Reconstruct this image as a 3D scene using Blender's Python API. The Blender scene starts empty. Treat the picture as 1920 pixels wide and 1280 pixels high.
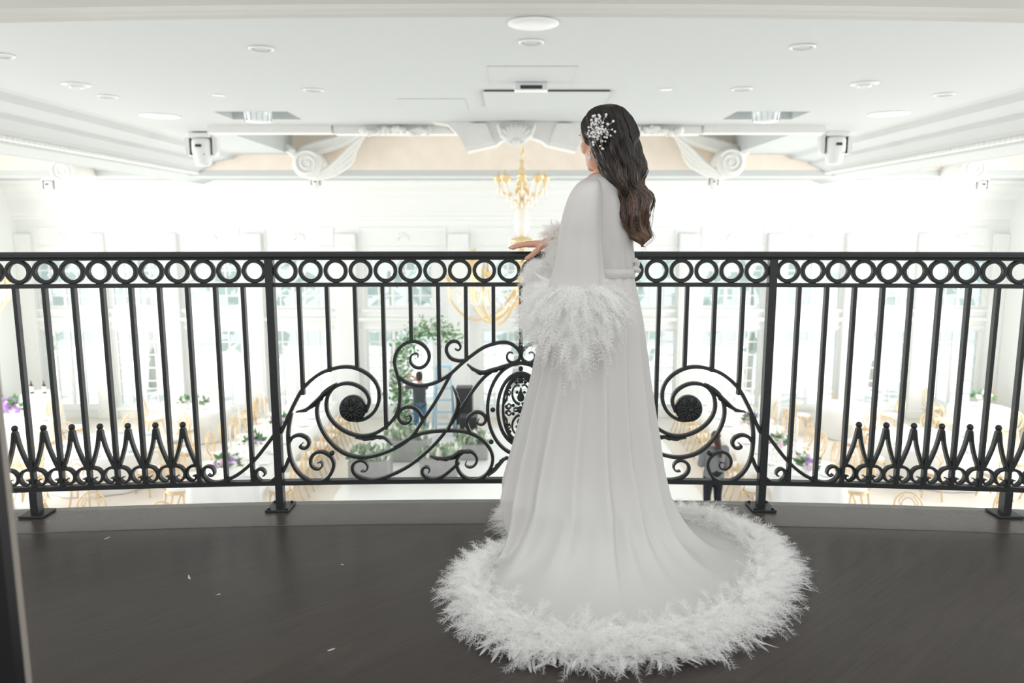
import bpy, bmesh, math, random
from mathutils import Vector, Matrix, noise
R = random.Random(7)
PI = math.pi
sc = bpy.context.scene
COL = sc.collection

# ------------------------------------------------------------------ camera, world, lights, exposure
FPX = 1400.0
EYE = Vector((0, 0, 1.165))
TILT = math.atan(0.15)
cam_d = bpy.data.cameras.new('camera')
cam = bpy.data.objects.new('camera', cam_d); COL.objects.link(cam)
cam.location = EYE; cam.rotation_euler = (PI/2 - TILT, 0, 0)
cam_d.sensor_width = 36; cam_d.lens = 36*FPX/1920; cam_d.clip_start = 0.05; cam_d.clip_end = 200
cam_d.dof.use_dof = True; cam_d.dof.focus_distance = 2.85; cam_d.dof.aperture_fstop = 3.0
sc.camera = cam

w = bpy.data.worlds.new('world'); sc.world = w; w.use_nodes = True
bg = w.node_tree.nodes['Background']
bg.inputs[0].default_value = (0.975, 0.99, 1.0, 1); bg.inputs[1].default_value = 1.12

def area(name, loc, rot, sx, sy, power, col=(1, 1, 1)):
    l = bpy.data.lights.new(name, 'AREA'); l.shape = 'RECTANGLE'; l.size = sx; l.size_y = sy
    l.energy = power; l.color = col
    o = bpy.data.objects.new(name, l); COL.objects.link(o); o.location = loc; o.rotation_euler = rot
    return o
# unseen side lights added to brighten the hall, and daylight of the glazed back wall
area('added_side_light_left', (-13.0, 13.4, -1.2), (0, -PI/2, 0), 4.6, 8.4, 800, (1, .99, .97))
area('added_side_light_right', (13.0, 13.4, -1.2), (0, PI/2, 0), 4.6, 8.4, 800, (1, .99, .97))
area('daylight_back_windows', (0.2, 19.6, 0.3), (math.radians(-78), 0, 0), 22.0, 2.6, 420, (.97, 1, 1))

sun_d = bpy.data.lights.new('sun', 'SUN'); sun_d.energy = 4.0; sun_d.angle = math.radians(2)
sun = bpy.data.objects.new('sun', sun_d); COL.objects.link(sun); sun.rotation_euler = (math.radians(-28), 0, math.radians(8)); sun.location = (0, 30, 20)

vs = sc.view_settings
sc.display_settings.display_device = 'sRGB'
vs.view_transform = 'Standard'; vs.look = 'None'; vs.exposure = 0.0; vs.gamma = 1.0; vs.use_curve_mapping = False
sc.cycles.use_denoising = True
sc.cycles.max_bounces = 24; sc.cycles.diffuse_bounces = 24; sc.cycles.transparent_max_bounces = 12

# ------------------------------------------------------------------ image <-> place helpers
CT, ST = math.cos(TILT), math.sin(TILT)
def ray(px, py):
    dx, dy = (px-960)/FPX, (640-py)/FPX
    return Vector((dx, CT + ST*dy, -ST + CT*dy))
def P(px, py, Y):                       # the point of a sight line at depth Y
    d = ray(px, py); return EYE + d*(Y/d.y)
def PZ(px, py, z):                      # the point of a sight line on the level z
    d = ray(px, py); return EYE + d*((z-EYE.z)/d.z)

# ------------------------------------------------------------------ materials
MATS = {}
def mat(name, col, rough=.5, metal=0, spec=.5, var=0, vscale=8, bump=0, bscale=60, trans=0, sss=0, emit=None, estr=0, sheen=0, stretch=None):
    if name in MATS: return MATS[name]
    m = bpy.data.materials.new(name); m.use_nodes = True; nt = m.node_tree
    b = nt.nodes['Principled BSDF']
    b.inputs['Base Color'].default_value = (*col, 1); b.inputs['Roughness'].default_value = rough
    b.inputs['Metallic'].default_value = metal; b.inputs['Specular IOR Level'].default_value = spec
    if sheen: b.inputs['Sheen Weight'].default_value = sheen
    if sss:
        b.inputs['Subsurface Weight'].default_value = sss; b.inputs['Subsurface Radius'].default_value = (.01, .004, .002)
    if trans: b.inputs['Transmission Weight'].default_value = trans
    if emit:
        b.inputs['Emission Color'].default_value = (*emit, 1); b.inputs['Emission Strength'].default_value = estr
    tc = nt.nodes.new('ShaderNodeTexCoord'); mp = nt.nodes.new('ShaderNodeMapping')
    if stretch: mp.inputs['Scale'].default_value = stretch
    nt.links.new(tc.outputs['Object'], mp.inputs['Vector'])
    if var:
        n = nt.nodes.new('ShaderNodeTexNoise'); n.inputs['Scale'].default_value = vscale; n.inputs['Detail'].default_value = 5
        r = nt.nodes.new('ShaderNodeMix'); r.data_type = 'RGBA'
        r.inputs[6].default_value = (*[c*(1-var) for c in col], 1); r.inputs[7].default_value = (*[min(1, c*(1+var)) for c in col], 1)
        nt.links.new(mp.outputs[0], n.inputs['Vector']); nt.links.new(n.outputs['Fac'], r.inputs[0]); nt.links.new(r.outputs[2], b.inputs['Base Color'])
    if bump:
        n2 = nt.nodes.new('ShaderNodeTexNoise'); n2.inputs['Scale'].default_value = bscale; n2.inputs['Detail'].default_value = 4
        bp = nt.nodes.new('ShaderNodeBump'); bp.inputs['Strength'].default_value = bump; bp.inputs['Distance'].default_value = .004
        nt.links.new(mp.outputs[0], n2.inputs['Vector']); nt.links.new(n2.outputs['Fac'], bp.inputs['Height']); nt.links.new(bp.outputs[0], b.inputs['Normal'])
    MATS[name] = m
    return m

def cloth_mat(name, col, tl=.35):       # a thin white cloth that lets some light through
    m = bpy.data.materials.new(name); m.use_nodes = True; nt = m.node_tree
    b = nt.nodes['Principled BSDF']; b.inputs['Base Color'].default_value = (*col, 1); b.inputs['Roughness'].default_value = .62
    b.inputs['Specular IOR Level'].default_value = .25
    t = nt.nodes.new('ShaderNodeBsdfTranslucent'); t.inputs[0].default_value = (*col, 1)
    mx = nt.nodes.new('ShaderNodeMixShader'); mx.inputs[0].default_value = tl
    out = nt.nodes['Material Output']
    nt.links.new(b.outputs[0], mx.inputs[1]); nt.links.new(t.outputs[0], mx.inputs[2]); nt.links.new(mx.outputs[0], out.inputs[0])
    n = nt.nodes.new('ShaderNodeTexNoise'); n.inputs['Scale'].default_value = 420; n.inputs['Detail'].default_value = 2
    tc = nt.nodes.new('ShaderNodeTexCoord'); bp = nt.nodes.new('ShaderNodeBump'); bp.inputs['Strength'].default_value = .06; bp.inputs['Distance'].default_value = .001
    nt.links.new(tc.outputs['Object'], n.inputs['Vector']); nt.links.new(n.outputs['Fac'], bp.inputs['Height']); nt.links.new(bp.outputs[0], b.inputs['Normal'])
    MATS[name] = m
    return m

IRON = mat('black_wrought_iron', (.021, .025, .025), .42, 0, .5, .3, 30, .25, 180)
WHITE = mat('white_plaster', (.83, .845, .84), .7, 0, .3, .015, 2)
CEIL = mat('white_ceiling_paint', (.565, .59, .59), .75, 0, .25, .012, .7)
PLASTER = mat('carved_plaster', (.80, .80, .775), .65, 0, .3, .05, 9, .3, 40)
BEIGE = mat('beige_frieze_plaster', (.86, .77, .68), .7, 0, .3, .1, 2.5)
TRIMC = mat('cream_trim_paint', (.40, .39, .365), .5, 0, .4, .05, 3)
METALW = mat('white_lamp_metal', (.75, .76, .75), .4, 0, .5, .02, 5)
GRILLE = mat('grey_grille', (.52, .53, .52), .6, 0, .3, .1, 200)
LENSM = mat('clear_lamp_lens', (.85, .9, .9), .15, 0, .5, .02, 5)
DARKP = mat('dark_plastic', (.03, .03, .032), .4, 0, .5, .1, 20)
GOLDW = mat('gilded_chair_wood', (.74, .57, .36), .38, .25, .5, .1, 20)
GOLD = mat('chandelier_gold', (.88, .70, .42), .3, .5, .5, .1, 15)
CRYST = mat('chandelier_crystal', (.95, .93, .88), .08, 0, .8, .03, 30)
LINEN = mat('white_table_linen', (.86, .87, .87), .8, 0, .2, .02, 6)
CUSH = mat('ivory_seat_cushion', (.84, .83, .80), .8, 0, .2, .02, 6)
HFLOOR = mat('pale_hall_floor', (.74, .70, .65), .35, 0, .4, .05, 1.2)
DFLOOR = mat('white_dance_floor', (.88, .88, .87), .25, 0, .4, .02, 1.5)
LEAF = mat('green_leaf', (.13, .30, .12), .55, 0, .4, .4, 12)
LEAFP = mat('grey_green_leaf', (.32, .42, .30), .6, 0, .3, .3, 10)
PURPLE = mat('purple_petal', (.45, .27, .62), .6, 0, .3, .3, 14)
PINKP = mat('pale_pink_petal', (.80, .58, .66), .6, 0, .3, .2, 14)
WHITEP = mat('white_petal', (.85, .84, .80), .6, 0, .3, .05, 14)
CERAM = mat('white_china', (.88, .88, .88), .2, 0, .5, .01, 6)
GREYB = mat('grey_planter', (.40, .40, .40), .7, 0, .3, .15, 6)
SKIN = mat('skin', (.72, .40, .28), .45, 0, .4, .06, 14, 0, 60, 0, .12)
SKIN2 = mat('tanned_skin', (.60, .36, .26), .5, 0, .4, .05, 14)
PEARL = mat('pearl', (.86, .85, .82), .18, 0, .6, .03, 40)
SILVER = mat('silver_wire', (.75, .75, .74), .25, .9, .5, .03, 40)
ROSEG = mat('rose_gold_ring', (.9, .72, .66), .25, .5, .5, .03, 40)
SATIN = cloth_mat('white_satin', (.785, .775, .75), .18)
def feather_mat():
    m = bpy.data.materials.new('white_feather'); m.use_nodes = True; nt = m.node_tree; nt.nodes.remove(nt.nodes['Principled BSDF'])
    tc = nt.nodes.new('ShaderNodeTexCoord'); n = nt.nodes.new('ShaderNodeTexNoise'); n.inputs['Scale'].default_value = 60
    cr = nt.nodes.new('ShaderNodeValToRGB'); cr.color_ramp.elements[0].color = (.965,.96,.945,1); cr.color_ramp.elements[1].color = (.99,.99,.985,1)
    nt.links.new(tc.outputs['Object'], n.inputs['Vector']); nt.links.new(n.outputs['Fac'], cr.inputs[0])
    d = nt.nodes.new('ShaderNodeBsdfDiffuse'); t = nt.nodes.new('ShaderNodeBsdfTranslucent'); mx = nt.nodes.new('ShaderNodeMixShader'); mx.inputs[0].default_value = .45
    for q in (d, t): nt.links.new(cr.outputs[0], q.inputs[0])
    nt.links.new(d.outputs[0], mx.inputs[1]); nt.links.new(t.outputs[0], mx.inputs[2]); nt.links.new(mx.outputs[0], nt.nodes['Material Output'].inputs[0])
    return m
FEATH = feather_mat()

def wood_mat():
    m = bpy.data.materials.new('dark_stained_oak'); m.use_nodes = True; nt = m.node_tree
    b = nt.nodes['Principled BSDF']
    tc = nt.nodes.new('ShaderNodeTexCoord'); mp = nt.nodes.new('ShaderNodeMapping')
    mp.inputs['Rotation'].default_value = (0, 0, math.radians(-40))
    nt.links.new(tc.outputs['Object'], mp.inputs['Vector'])
    br = nt.nodes.new('ShaderNodeTexBrick'); br.inputs['Scale'].default_value = 1
    br.inputs['Brick Width'].default_value = 1.6; br.inputs['Row Height'].default_value = .14; br.inputs['Mortar Size'].default_value = .0012
    br.inputs['Color1'].default_value = (.047, .039, .034, 1); br.inputs['Color2'].default_value = (.056, .046, .040, 1); br.inputs['Mortar'].default_value = (.034, .029, .026, 1)
    nt.links.new(mp.outputs[0], br.inputs['Vector'])
    mg = nt.nodes.new('ShaderNodeMapping'); mg.inputs['Scale'].default_value = (3, 60, 1); nt.links.new(mp.outputs[0], mg.inputs['Vector'])
    n = nt.nodes.new('ShaderNodeTexNoise'); n.inputs['Scale'].default_value = 1.6; n.inputs['Detail'].default_value = 8; n.inputs['Distortion'].default_value = 1.2
    nt.links.new(mg.outputs[0], n.inputs['Vector'])
    mx = nt.nodes.new('ShaderNodeMix'); mx.data_type = 'RGBA'; mx.blend_type = 'OVERLAY'; mx.inputs[0].default_value = .55
    nt.links.new(br.outputs['Color'], mx.inputs[6]); nt.links.new(n.outputs['Fac'], mx.inputs[7]); nt.links.new(mx.outputs[2], b.inputs['Base Color'])
    n3 = nt.nodes.new('ShaderNodeTexNoise'); n3.inputs['Scale'].default_value = 2.0; n3.inputs['Detail'].default_value = 3
    nt.links.new(tc.outputs['Object'], n3.inputs['Vector'])
    mr = nt.nodes.new('ShaderNodeMapRange'); mr.inputs['To Min'].default_value = .25; mr.inputs['To Max'].default_value = .37
    nt.links.new(n3.outputs['Fac'], mr.inputs['Value']); nt.links.new(mr.outputs[0], b.inputs['Roughness'])
    bp = nt.nodes.new('ShaderNodeBump'); bp.inputs['Strength'].default_value = .22; bp.inputs['Distance'].default_value = .0012
    nt.links.new(n.outputs['Fac'], bp.inputs['Height']); nt.links.new(bp.outputs[0], b.inputs['Normal'])
    b.inputs['Specular IOR Level'].default_value = .45
    return m
WOOD = wood_mat()

def hair_mat(name, c0, c1):
    m = bpy.data.materials.new(name); m.use_nodes = True; nt = m.node_tree
    b = nt.nodes['Principled BSDF']; b.inputs['Roughness'].default_value = .30; b.inputs['Specular IOR Level'].default_value = .45
    tc = nt.nodes.new('ShaderNodeTexCoord'); sp = nt.nodes.new('ShaderNodeSeparateXYZ')
    nt.links.new(tc.outputs['Generated'], sp.inputs[0])
    n = nt.nodes.new('ShaderNodeTexNoise'); n.inputs['Scale'].default_value = 14; n.inputs['Detail'].default_value = 5
    mp = nt.nodes.new('ShaderNodeMapping'); mp.inputs['Scale'].default_value = (5, 5, .6)
    nt.links.new(tc.outputs['Generated'], mp.inputs[0]); nt.links.new(mp.outputs[0], n.inputs['Vector'])
    ad = nt.nodes.new('ShaderNodeMath'); ad.operation = 'MULTIPLY_ADD'; ad.inputs[1].default_value = 1.5
    sb = nt.nodes.new('ShaderNodeMath'); sb.operation = 'SUBTRACT'; sb.inputs[0].default_value = .12
    nt.links.new(sp.outputs[2], sb.inputs[1]); nt.links.new(n.outputs['Fac'], ad.inputs[0]); nt.links.new(sb.outputs[0], ad.inputs[2])
    ge = nt.nodes.new('ShaderNodeNewGeometry'); ri = nt.nodes.new('ShaderNodeMath'); ri.operation = 'MULTIPLY_ADD'; ri.inputs[1].default_value = .55
    nt.links.new(ge.outputs['Random Per Island'], ri.inputs[0])
    cr = nt.nodes.new('ShaderNodeValToRGB'); cr.color_ramp.elements[0].position = .38; cr.color_ramp.elements[1].position = 1.0
    cr.color_ramp.elements[0].color = (*c0, 1); cr.color_ramp.elements[1].color = (*c1, 1)
    nt.links.new(ad.outputs[0], ri.inputs[2]); sb2 = nt.nodes.new('ShaderNodeMath'); sb2.operation = 'SUBTRACT'; sb2.inputs[1].default_value = .22; nt.links.new(ri.outputs[0], sb2.inputs[0]); nt.links.new(sb2.outputs[0], cr.inputs[0]); nt.links.new(cr.outputs[0], b.inputs['Base Color'])
    return m
HAIR = hair_mat('dark_brown_hair', (.013, .009, .007), (.17, .098, .064))

def glass_mat():
    m = bpy.data.materials.new('window_glass'); m.use_nodes = True; nt = m.node_tree
    nt.nodes.remove(nt.nodes['Principled BSDF'])
    t = nt.nodes.new('ShaderNodeBsdfTransparent'); t.inputs[0].default_value = (.93, .98, .98, 1)
    g = nt.nodes.new('ShaderNodeBsdfGlossy'); g.inputs['Roughness'].default_value = .02
    fr = nt.nodes.new('ShaderNodeFresnel'); fr.inputs[0].default_value = 1.45
    mx = nt.nodes.new('ShaderNodeMixShader')
    nt.links.new(fr.outputs[0], mx.inputs[0]); nt.links.new(t.outputs[0], mx.inputs[1]); nt.links.new(g.outputs[0], mx.inputs[2])
    nt.links.new(mx.outputs[0], nt.nodes['Material Output'].inputs[0])
    return m
GLASS = glass_mat()

# ------------------------------------------------------------------ mesh helpers
def cr_path(pts, n):                    # smooth curve through points, n samples evenly spaced
    pts = [Vector(p) for p in pts]
    q = [2*pts[0]-pts[1]] + pts + [2*pts[-1]-pts[-2]]
    dense = []
    for i in range(1, len(q)-2):
        a, b, c, d = q[i-1:i+3]
        for k in range(12):
            t = k/12
            dense.append(.5*((2*b)+(c-a)*t+(2*a-5*b+4*c-d)*t*t+(3*b-a-3*c+d)*t**3))
    dense.append(pts[-1].copy())
    L = [0]
    for i in range(1, len(dense)): L.append(L[-1]+(dense[i]-dense[i-1]).length)
    out = []; j = 0
    for k in range(n):
        s = L[-1]*k/(n-1)
        while j < len(L)-2 and L[j+1] < s: j += 1
        f = (s-L[j])/max(1e-9, L[j+1]-L[j])
        out.append(dense[j].lerp(dense[j+1], min(1, max(0, f))))
    return out

def lerp_tab(tab, x):                   # tab: list of (x, v...) ascending
    if x <= tab[0][0]: return tab[0][1:]
    for a, b in zip(tab, tab[1:]):
        if x <= b[0]:
            f = (x-a[0])/(b[0]-a[0]); f2 = f
            return tuple(u+(v-u)*f2 for u, v in zip(a[1:], b[1:]))
    return tab[-1][1:]

class MB:
    def __init__(s): s.v = []; s.f = []; s.sm = []
    def add(s, vs, fs, smooth=False):
        o = len(s.v); s.v += [Vector(p) for p in vs]; s.f += [tuple(i+o for i in f) for f in fs]; s.sm += [smooth]*len(fs); return s
    def box(s, lo, hi, bev=0):
        x0, y0, z0 = lo; x1, y1, z1 = hi
        if bev <= 0:
            return s.add([(x0,y0,z0),(x1,y0,z0),(x1,y1,z0),(x0,y1,z0),(x0,y0,z1),(x1,y0,z1),(x1,y1,z1),(x0,y1,z1)],
                         [(0,3,2,1),(4,5,6,7),(0,1,5,4),(1,2,6,5),(2,3,7,6),(3,0,4,7)])
        bm = bmesh.new(); bmesh.ops.create_cube(bm, size=1)
        for v in bm.verts: v.co = Vector(((x0+x1)/2+v.co.x*(x1-x0), (y0+y1)/2+v.co.y*(y1-y0), (z0+z1)/2+v.co.z*(z1-z0)))
        bmesh.ops.bevel(bm, geom=bm.edges[:], offset=bev, segments=2, affect='EDGES', profile=.5)
        bm.verts.index_update()
        s.add([v.co.copy() for v in bm.verts], [tuple(v.index for v in f.verts) for f in bm.faces]); bm.free(); return s
    def tube(s, pts, r, n=8, closed=False, smooth=True, cap=True):
        pts = [Vector(p) for p in pts]; m = len(pts)
        rr = r if isinstance(r, (list, tuple)) else [r]*m
        vs = []; fs = []; up = None
        for i, p in enumerate(pts):
            a = pts[i-1] if (i > 0 or closed) else pts[i]; b = pts[(i+1) % m] if (i < m-1 or closed) else pts[i]
            t = (b-a); t = t.normalized() if t.length > 1e-9 else Vector((0,0,1))
            if up is None:
                up = Vector((0,0,1)) if abs(t.z) < .9 else Vector((1,0,0))
            up = (up - t*up.dot(t)); up = up.normalized() if up.length > 1e-6 else t.orthogonal().normalized()
            w_ = t.cross(up)
            for k in range(n):
                an = 2*PI*k/n; vs.append(p + (up*math.cos(an)+w_*math.sin(an))*rr[i])
        for i in range(m if closed else m-1):
            j = (i+1) % m
            for k in range(n):
                k2 = (k+1) % n; fs.append((i*n+k, i*n+k2, j*n+k2, j*n+k))
        if cap and not closed: fs += [tuple(range(n-1, -1, -1)), tuple((m-1)*n+k for k in range(n))]
        return s.add(vs, fs, smooth)
    def bar(s, pts, w_, d, nrm=Vector((0,1,0)), closed=False):   # rectangular bar swept along pts; d deep along nrm
        pts = [Vector(p) for p in pts]; m = len(pts); ww = w_ if isinstance(w_, (list, tuple)) else [w_]*m
        vs = []; fs = []
        for i, p in enumerate(pts):
            a = pts[i-1] if (i > 0 or closed) else pts[i]; b = pts[(i+1) % m] if (i < m-1 or closed) else pts[i]
            t = (b-a).normalized(); side = t.cross(nrm).normalized()
            h = ww[i]/2; c = h*.35; e = d/2; ec = e-c
            for u, vv in ((-h,-ec),(-h+c,-e),(h-c,-e),(h,-ec),(h,ec),(h-c,e),(-h+c,e),(-h,ec)): vs.append(p+side*u+nrm*vv)
        for i in range(m if closed else m-1):
            j = (i+1) % m
            for k in range(8):
                k2 = (k+1) % 8; fs.append((i*8+k, i*8+k2, j*8+k2, j*8+k))
        if not closed: fs += [tuple(range(7,-1,-1)), tuple((m-1)*8+k for k in range(8))]
        return s.add(vs, fs)
    def sphere(s, c, r, nu=12, nv=8, M=None):
        c = Vector(c); rr = Vector(r) if hasattr(r, '__len__') else Vector((r,r,r))
        vs = []; fs = []
        for i in range(nv+1):
            th = PI*i/nv
            for k in range(nu):
                ph = 2*PI*k/nu; v = Vector((rr.x*math.sin(th)*math.cos(ph), rr.y*math.sin(th)*math.sin(ph), rr.z*math.cos(th)))
                vs.append(c + (M @ v if M else v))
        for i in range(nv):
            for k in range(nu):
                k2 = (k+1) % nu
                if i == 0: fs.append((k, nu+k, nu+k2))
                elif i == nv-1: fs.append((i*nu+k, (i+1)*nu+k, i*nu+k2))
                else: fs.append((i*nu+k, (i+1)*nu+k, (i+1)*nu+k2, i*nu+k2))
        # poles: weld by keeping one vertex per pole
        return s.add(vs, fs, True)
    def lathe(s, prof, c=(0,0,0), n=24, axis='z', smooth=True):  # prof: (r, h)
        c = Vector(c); vs = []; fs = []
        for r_, h in prof:
            for k in range(n):
                a = 2*PI*k/n; u, v = r_*math.cos(a), r_*math.sin(a)
                vs.append(c + (Vector((u,v,h)) if axis == 'z' else Vector((u,h,v))))
        for i in range(len(prof)-1):
            for k in range(n):
                k2 = (k+1) % n; f = (i*n+k, i*n+k2, (i+1)*n+k2, (i+1)*n+k); fs.append(f if axis == 'z' else f[::-1])
        m = len(prof)-1
        if prof[0][0] > 1e-6: fs.append(tuple(range(n-1,-1,-1)))
        if prof[m][0] > 1e-6: fs.append(tuple(m*n+k for k in range(n)))
        return s.add(vs, fs, smooth)
    def prism(s, poly, d0, d1, axis='y'):                        # outline (u,v) extruded along axis
        n = len(poly)
        def q(u, v, d): return (u,d,v) if axis == 'y' else ((d,u,v) if axis == 'x' else (u,v,d))
        vs = [q(u,v,d0) for u,v in poly]+[q(u,v,d1) for u,v in poly]
        fs = [tuple(range(n)), tuple(range(2*n-1,n-1,-1))]+[(i,(i+1)%n+0,(i+1)%n+n,i+n)[::-1] for i in range(n)]
        return s.add(vs, fs)
    def grid(s, rows, closed=True, smooth=True):                 # rows of equal length
        n = len(rows[0]); vs = [p for r_ in rows for p in r_]; fs = []
        for i in range(len(rows)-1):
            for k in range(n if closed else n-1):
                k2 = (k+1) % n; fs.append((i*n+k, i*n+k2, (i+1)*n+k2, (i+1)*n+k))
        return s.add(vs, fs, smooth)
    def build(s, name, material, parent=None, fixn=True):
        me = bpy.data.meshes.new(name)
        org = parent_org(parent)
        me.from_pydata([tuple(v-org) for v in s.v], [], s.f)
        me.polygons.foreach_set('use_smooth', s.sm)
        if fixn:
            bm = bmesh.new(); bm.from_mesh(me); bmesh.ops.remove_doubles(bm, verts=bm.verts, dist=1e-6)
            bmesh.ops.recalc_face_normals(bm, faces=bm.faces); bm.to_mesh(me); bm.free()
        me.materials.append(material); me.update()
        o = bpy.data.objects.new(name, me); COL.objects.link(o)
        if parent: o.parent = parent
        return o
def parent_org(p):
    v = Vector((0,0,0))
    while p: v += p.location; p = p.parent
    return v
def tag(o, label, cat, group=None, kind=None):
    o['label'] = label; o['category'] = cat
    if group: o['group'] = group
    if kind: o['kind'] = kind
    return o
def thing(name, label, cat, loc=(0,0,0), group=None):
    o = bpy.data.objects.new(name, None); COL.objects.link(o); o.location = loc; o.empty_display_size = .1
    return tag(o, label, cat, group)
def struct(o): o['kind'] = 'structure'; return o
KIDS = {}
def kids(o):
    return [c for c in bpy.data.objects if c.parent == o]
def proto(o): KIDS[o.name] = [(c, kids(c)) for c in kids(o)]
def dup(o, loc, rz=0, label=None, group=None, scale=1):
    r = o.copy(); COL.objects.link(r); r.location = loc; r.rotation_euler = (0,0,rz); r.scale = (scale,)*3
    if label: r['label'] = label
    if group: r['group'] = group
    for c, gs in KIDS.get(o.name, ()):
        d = c.copy(); COL.objects.link(d); d.parent = r
        for g in gs:
            e = g.copy(); COL.objects.link(e); e.parent = d
    return r
def place(o, loc, rz=0, label=None, group=None, scale=1):
    o.location = loc; o.rotation_euler = (0,0,rz); o.scale = (scale,)*3
    if label: o['label'] = label
    if group: o['group'] = group
    return o
def kill(o):                            # the pattern itself is not part of the place
    for c, gs in KIDS.pop(o.name, ()):
        for g in gs: bpy.data.objects.remove(g)
        bpy.data.objects.remove(c)
    bpy.data.objects.remove(o)

def blob(name, shapes, voxel, material, parent=None, smooth=4):  # one continuous skin over tapered limbs and ellipsoids
    mb = MB()
    for sh in shapes:
        if sh[0] == 's': mb.sphere(sh[1], sh[2], 20, 14, sh[3] if len(sh) > 3 else None)
        else:
            _, a, ra, b, rb = sh
            a = Vector(a); b = Vector(b); n = 6
            pts = [a.lerp(b, i/n) for i in range(n+1)]
            mb.tube(pts, [ra+(rb-ra)*i/n for i in range(n+1)], 14); mb.sphere(a, ra, 14, 10); mb.sphere(b, rb, 14, 10)
    o = mb.build(name+'_src', material, parent)
    md = o.modifiers.new('r', 'REMESH'); md.mode = 'VOXEL'; md.voxel_size = voxel; md.use_smooth_shade = True
    if smooth:
        m2 = o.modifiers.new('s', 'SMOOTH'); m2.iterations = smooth; m2.factor = .5
    dg = bpy.context.evaluated_depsgraph_get()
    me = bpy.data.meshes.new_from_object(o.evaluated_get(dg)); me.name = name
    old = o.data; o.modifiers.clear(); o.data = me; bpy.data.meshes.remove(old); o.name = name
    me.polygons.foreach_set('use_smooth', [True]*len(me.polygons))
    if not me.materials: me.materials.append(material)
    return o

# ------------------------------------------------------------------ THE SETTING
XC = 0.0365                             # middle of the railing
def RY(x): return 3.05 - .027*(x-XC)**2  # the balcony edge bows gently out over the hall
HZ = -4.05                              # hall floor level
CZ = 2.90                               # hall ceiling level
YB = 20.4                               # back wall

# balcony floor with its curved edge
mb = MB(); N = 40; xs = [-4.2+8.4*i/N for i in range(N+1)]
top = [(x, RY(x)-.20, 0) for x in xs]
mb.add([(-4.2,-1.5,0),(4.2,-1.5,0)]+[p for p in reversed(top)], [tuple(range(N+3))])
struct(mb.build('floor', WOOD))
mb = MB(); rows = []
for off, z in ((-.20,0.0),(-.199,.0015),(.030,.0015),(.07,.0015),(.078,-.004),(.08,-.03),(.06,-.045),(.06,-.5)): rows.append([Vector((x, RY(x)+off, z)) for x in xs])
mb.grid(rows[:3], False, False)
struct(mb.build('trim_1', mat('oak_border_reflection_tone', (.085,.072,.062), .27, 0, .5, .18, 9, .1, 60)))  # oak colour lightened to carry the bright hall's reflection on the border
mb = MB(); mb.grid(rows[2:], False, False)
struct(mb.build('trim_32', mat('grey_nosing', (.23,.225,.21), .35, 0, .45, .08, 6)))

# hall floor, dance floor
struct(MB().box((-13.6,5.0,HZ-.2),(13.6,YB+.3,HZ)).build('floor_hall', HFLOOR))
struct(MB().box((-3.5,9.0,HZ),(3.75,19.2,HZ+.02)).build('floor_dance', DFLOOR))

# ceiling slab with two open lamp recesses
mb = MB(); HL, HR, H0, H1 = (-4.45,-3.35), (3.35,4.45), 11.5, 12.3
mb.box((-6.3,6.4,CZ),(6.3,H0,CZ+.3)); mb.box((-6.3,H1,CZ),(6.3,13.0,CZ+.3))
mb.box((-6.3,H0,CZ),(HL[0],H1,CZ+.3)); mb.box((HL[1],H0,CZ),(HR[0],H1,CZ+.3)); mb.box((HR[1],H0,CZ),(6.3,H1,CZ+.3))
mb.box((HL[0]-.02,H0-.02,CZ+.3),(HL[1]+.02,H1+.02,CZ+.33)); mb.box((HR[0]-.02,H0-.02,CZ+.3),(HR[1]+.02,H1+.02,CZ+.33))
for sg in (-1,1): mb.box((min(sg*5.15,sg*6.3),13.0,CZ),(max(sg*5.15,sg*6.3),YB,CZ+.3))
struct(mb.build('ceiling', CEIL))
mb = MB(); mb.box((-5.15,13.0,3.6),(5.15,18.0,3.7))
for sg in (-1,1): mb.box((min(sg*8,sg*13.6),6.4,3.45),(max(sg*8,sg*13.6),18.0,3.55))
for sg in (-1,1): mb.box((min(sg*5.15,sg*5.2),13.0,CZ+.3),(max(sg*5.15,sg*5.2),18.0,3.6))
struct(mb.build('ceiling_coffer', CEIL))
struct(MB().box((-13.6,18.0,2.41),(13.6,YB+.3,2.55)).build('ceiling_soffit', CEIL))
# drop beam along the far edge of the ceiling, in three lengths
mb = MB()
mb.box((-5.15,13.0,2.78),(-3.06,13.3,CZ+.7)); mb.box((-3.02,13.02,2.765),(3.2,13.3,CZ+.7)); mb.box((3.25,13.0,2.78),(5.3,13.3,CZ+.7))
struct(mb.build('trim_2', PLASTER))
# stepped cornice at the near end of the ceiling
mb = MB(); rows = []
for Y_, z in ((6.50,CZ),(6.42,CZ-.002),(6.33,CZ-.004),(6.32,CZ-.018),(6.22,CZ-.028),(6.12,CZ-.05),(6.11,CZ-.062),(5.94,CZ-.075),(5.93,CZ-.088),(5.72,CZ-.12),(5.6,CZ-.15),(2.7,CZ-.16),(2.7,CZ+.3)):  # flat last run: unseen roof added over the balcony to block the sun
    rows.append([Vector((x, Y_+.0095*x*x, z)) for x in [-6.6+13.2*i/30 for i in range(31)]])
mb.grid(rows, False, False)
struct(mb.build('trim_3', TRIMC))
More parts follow.
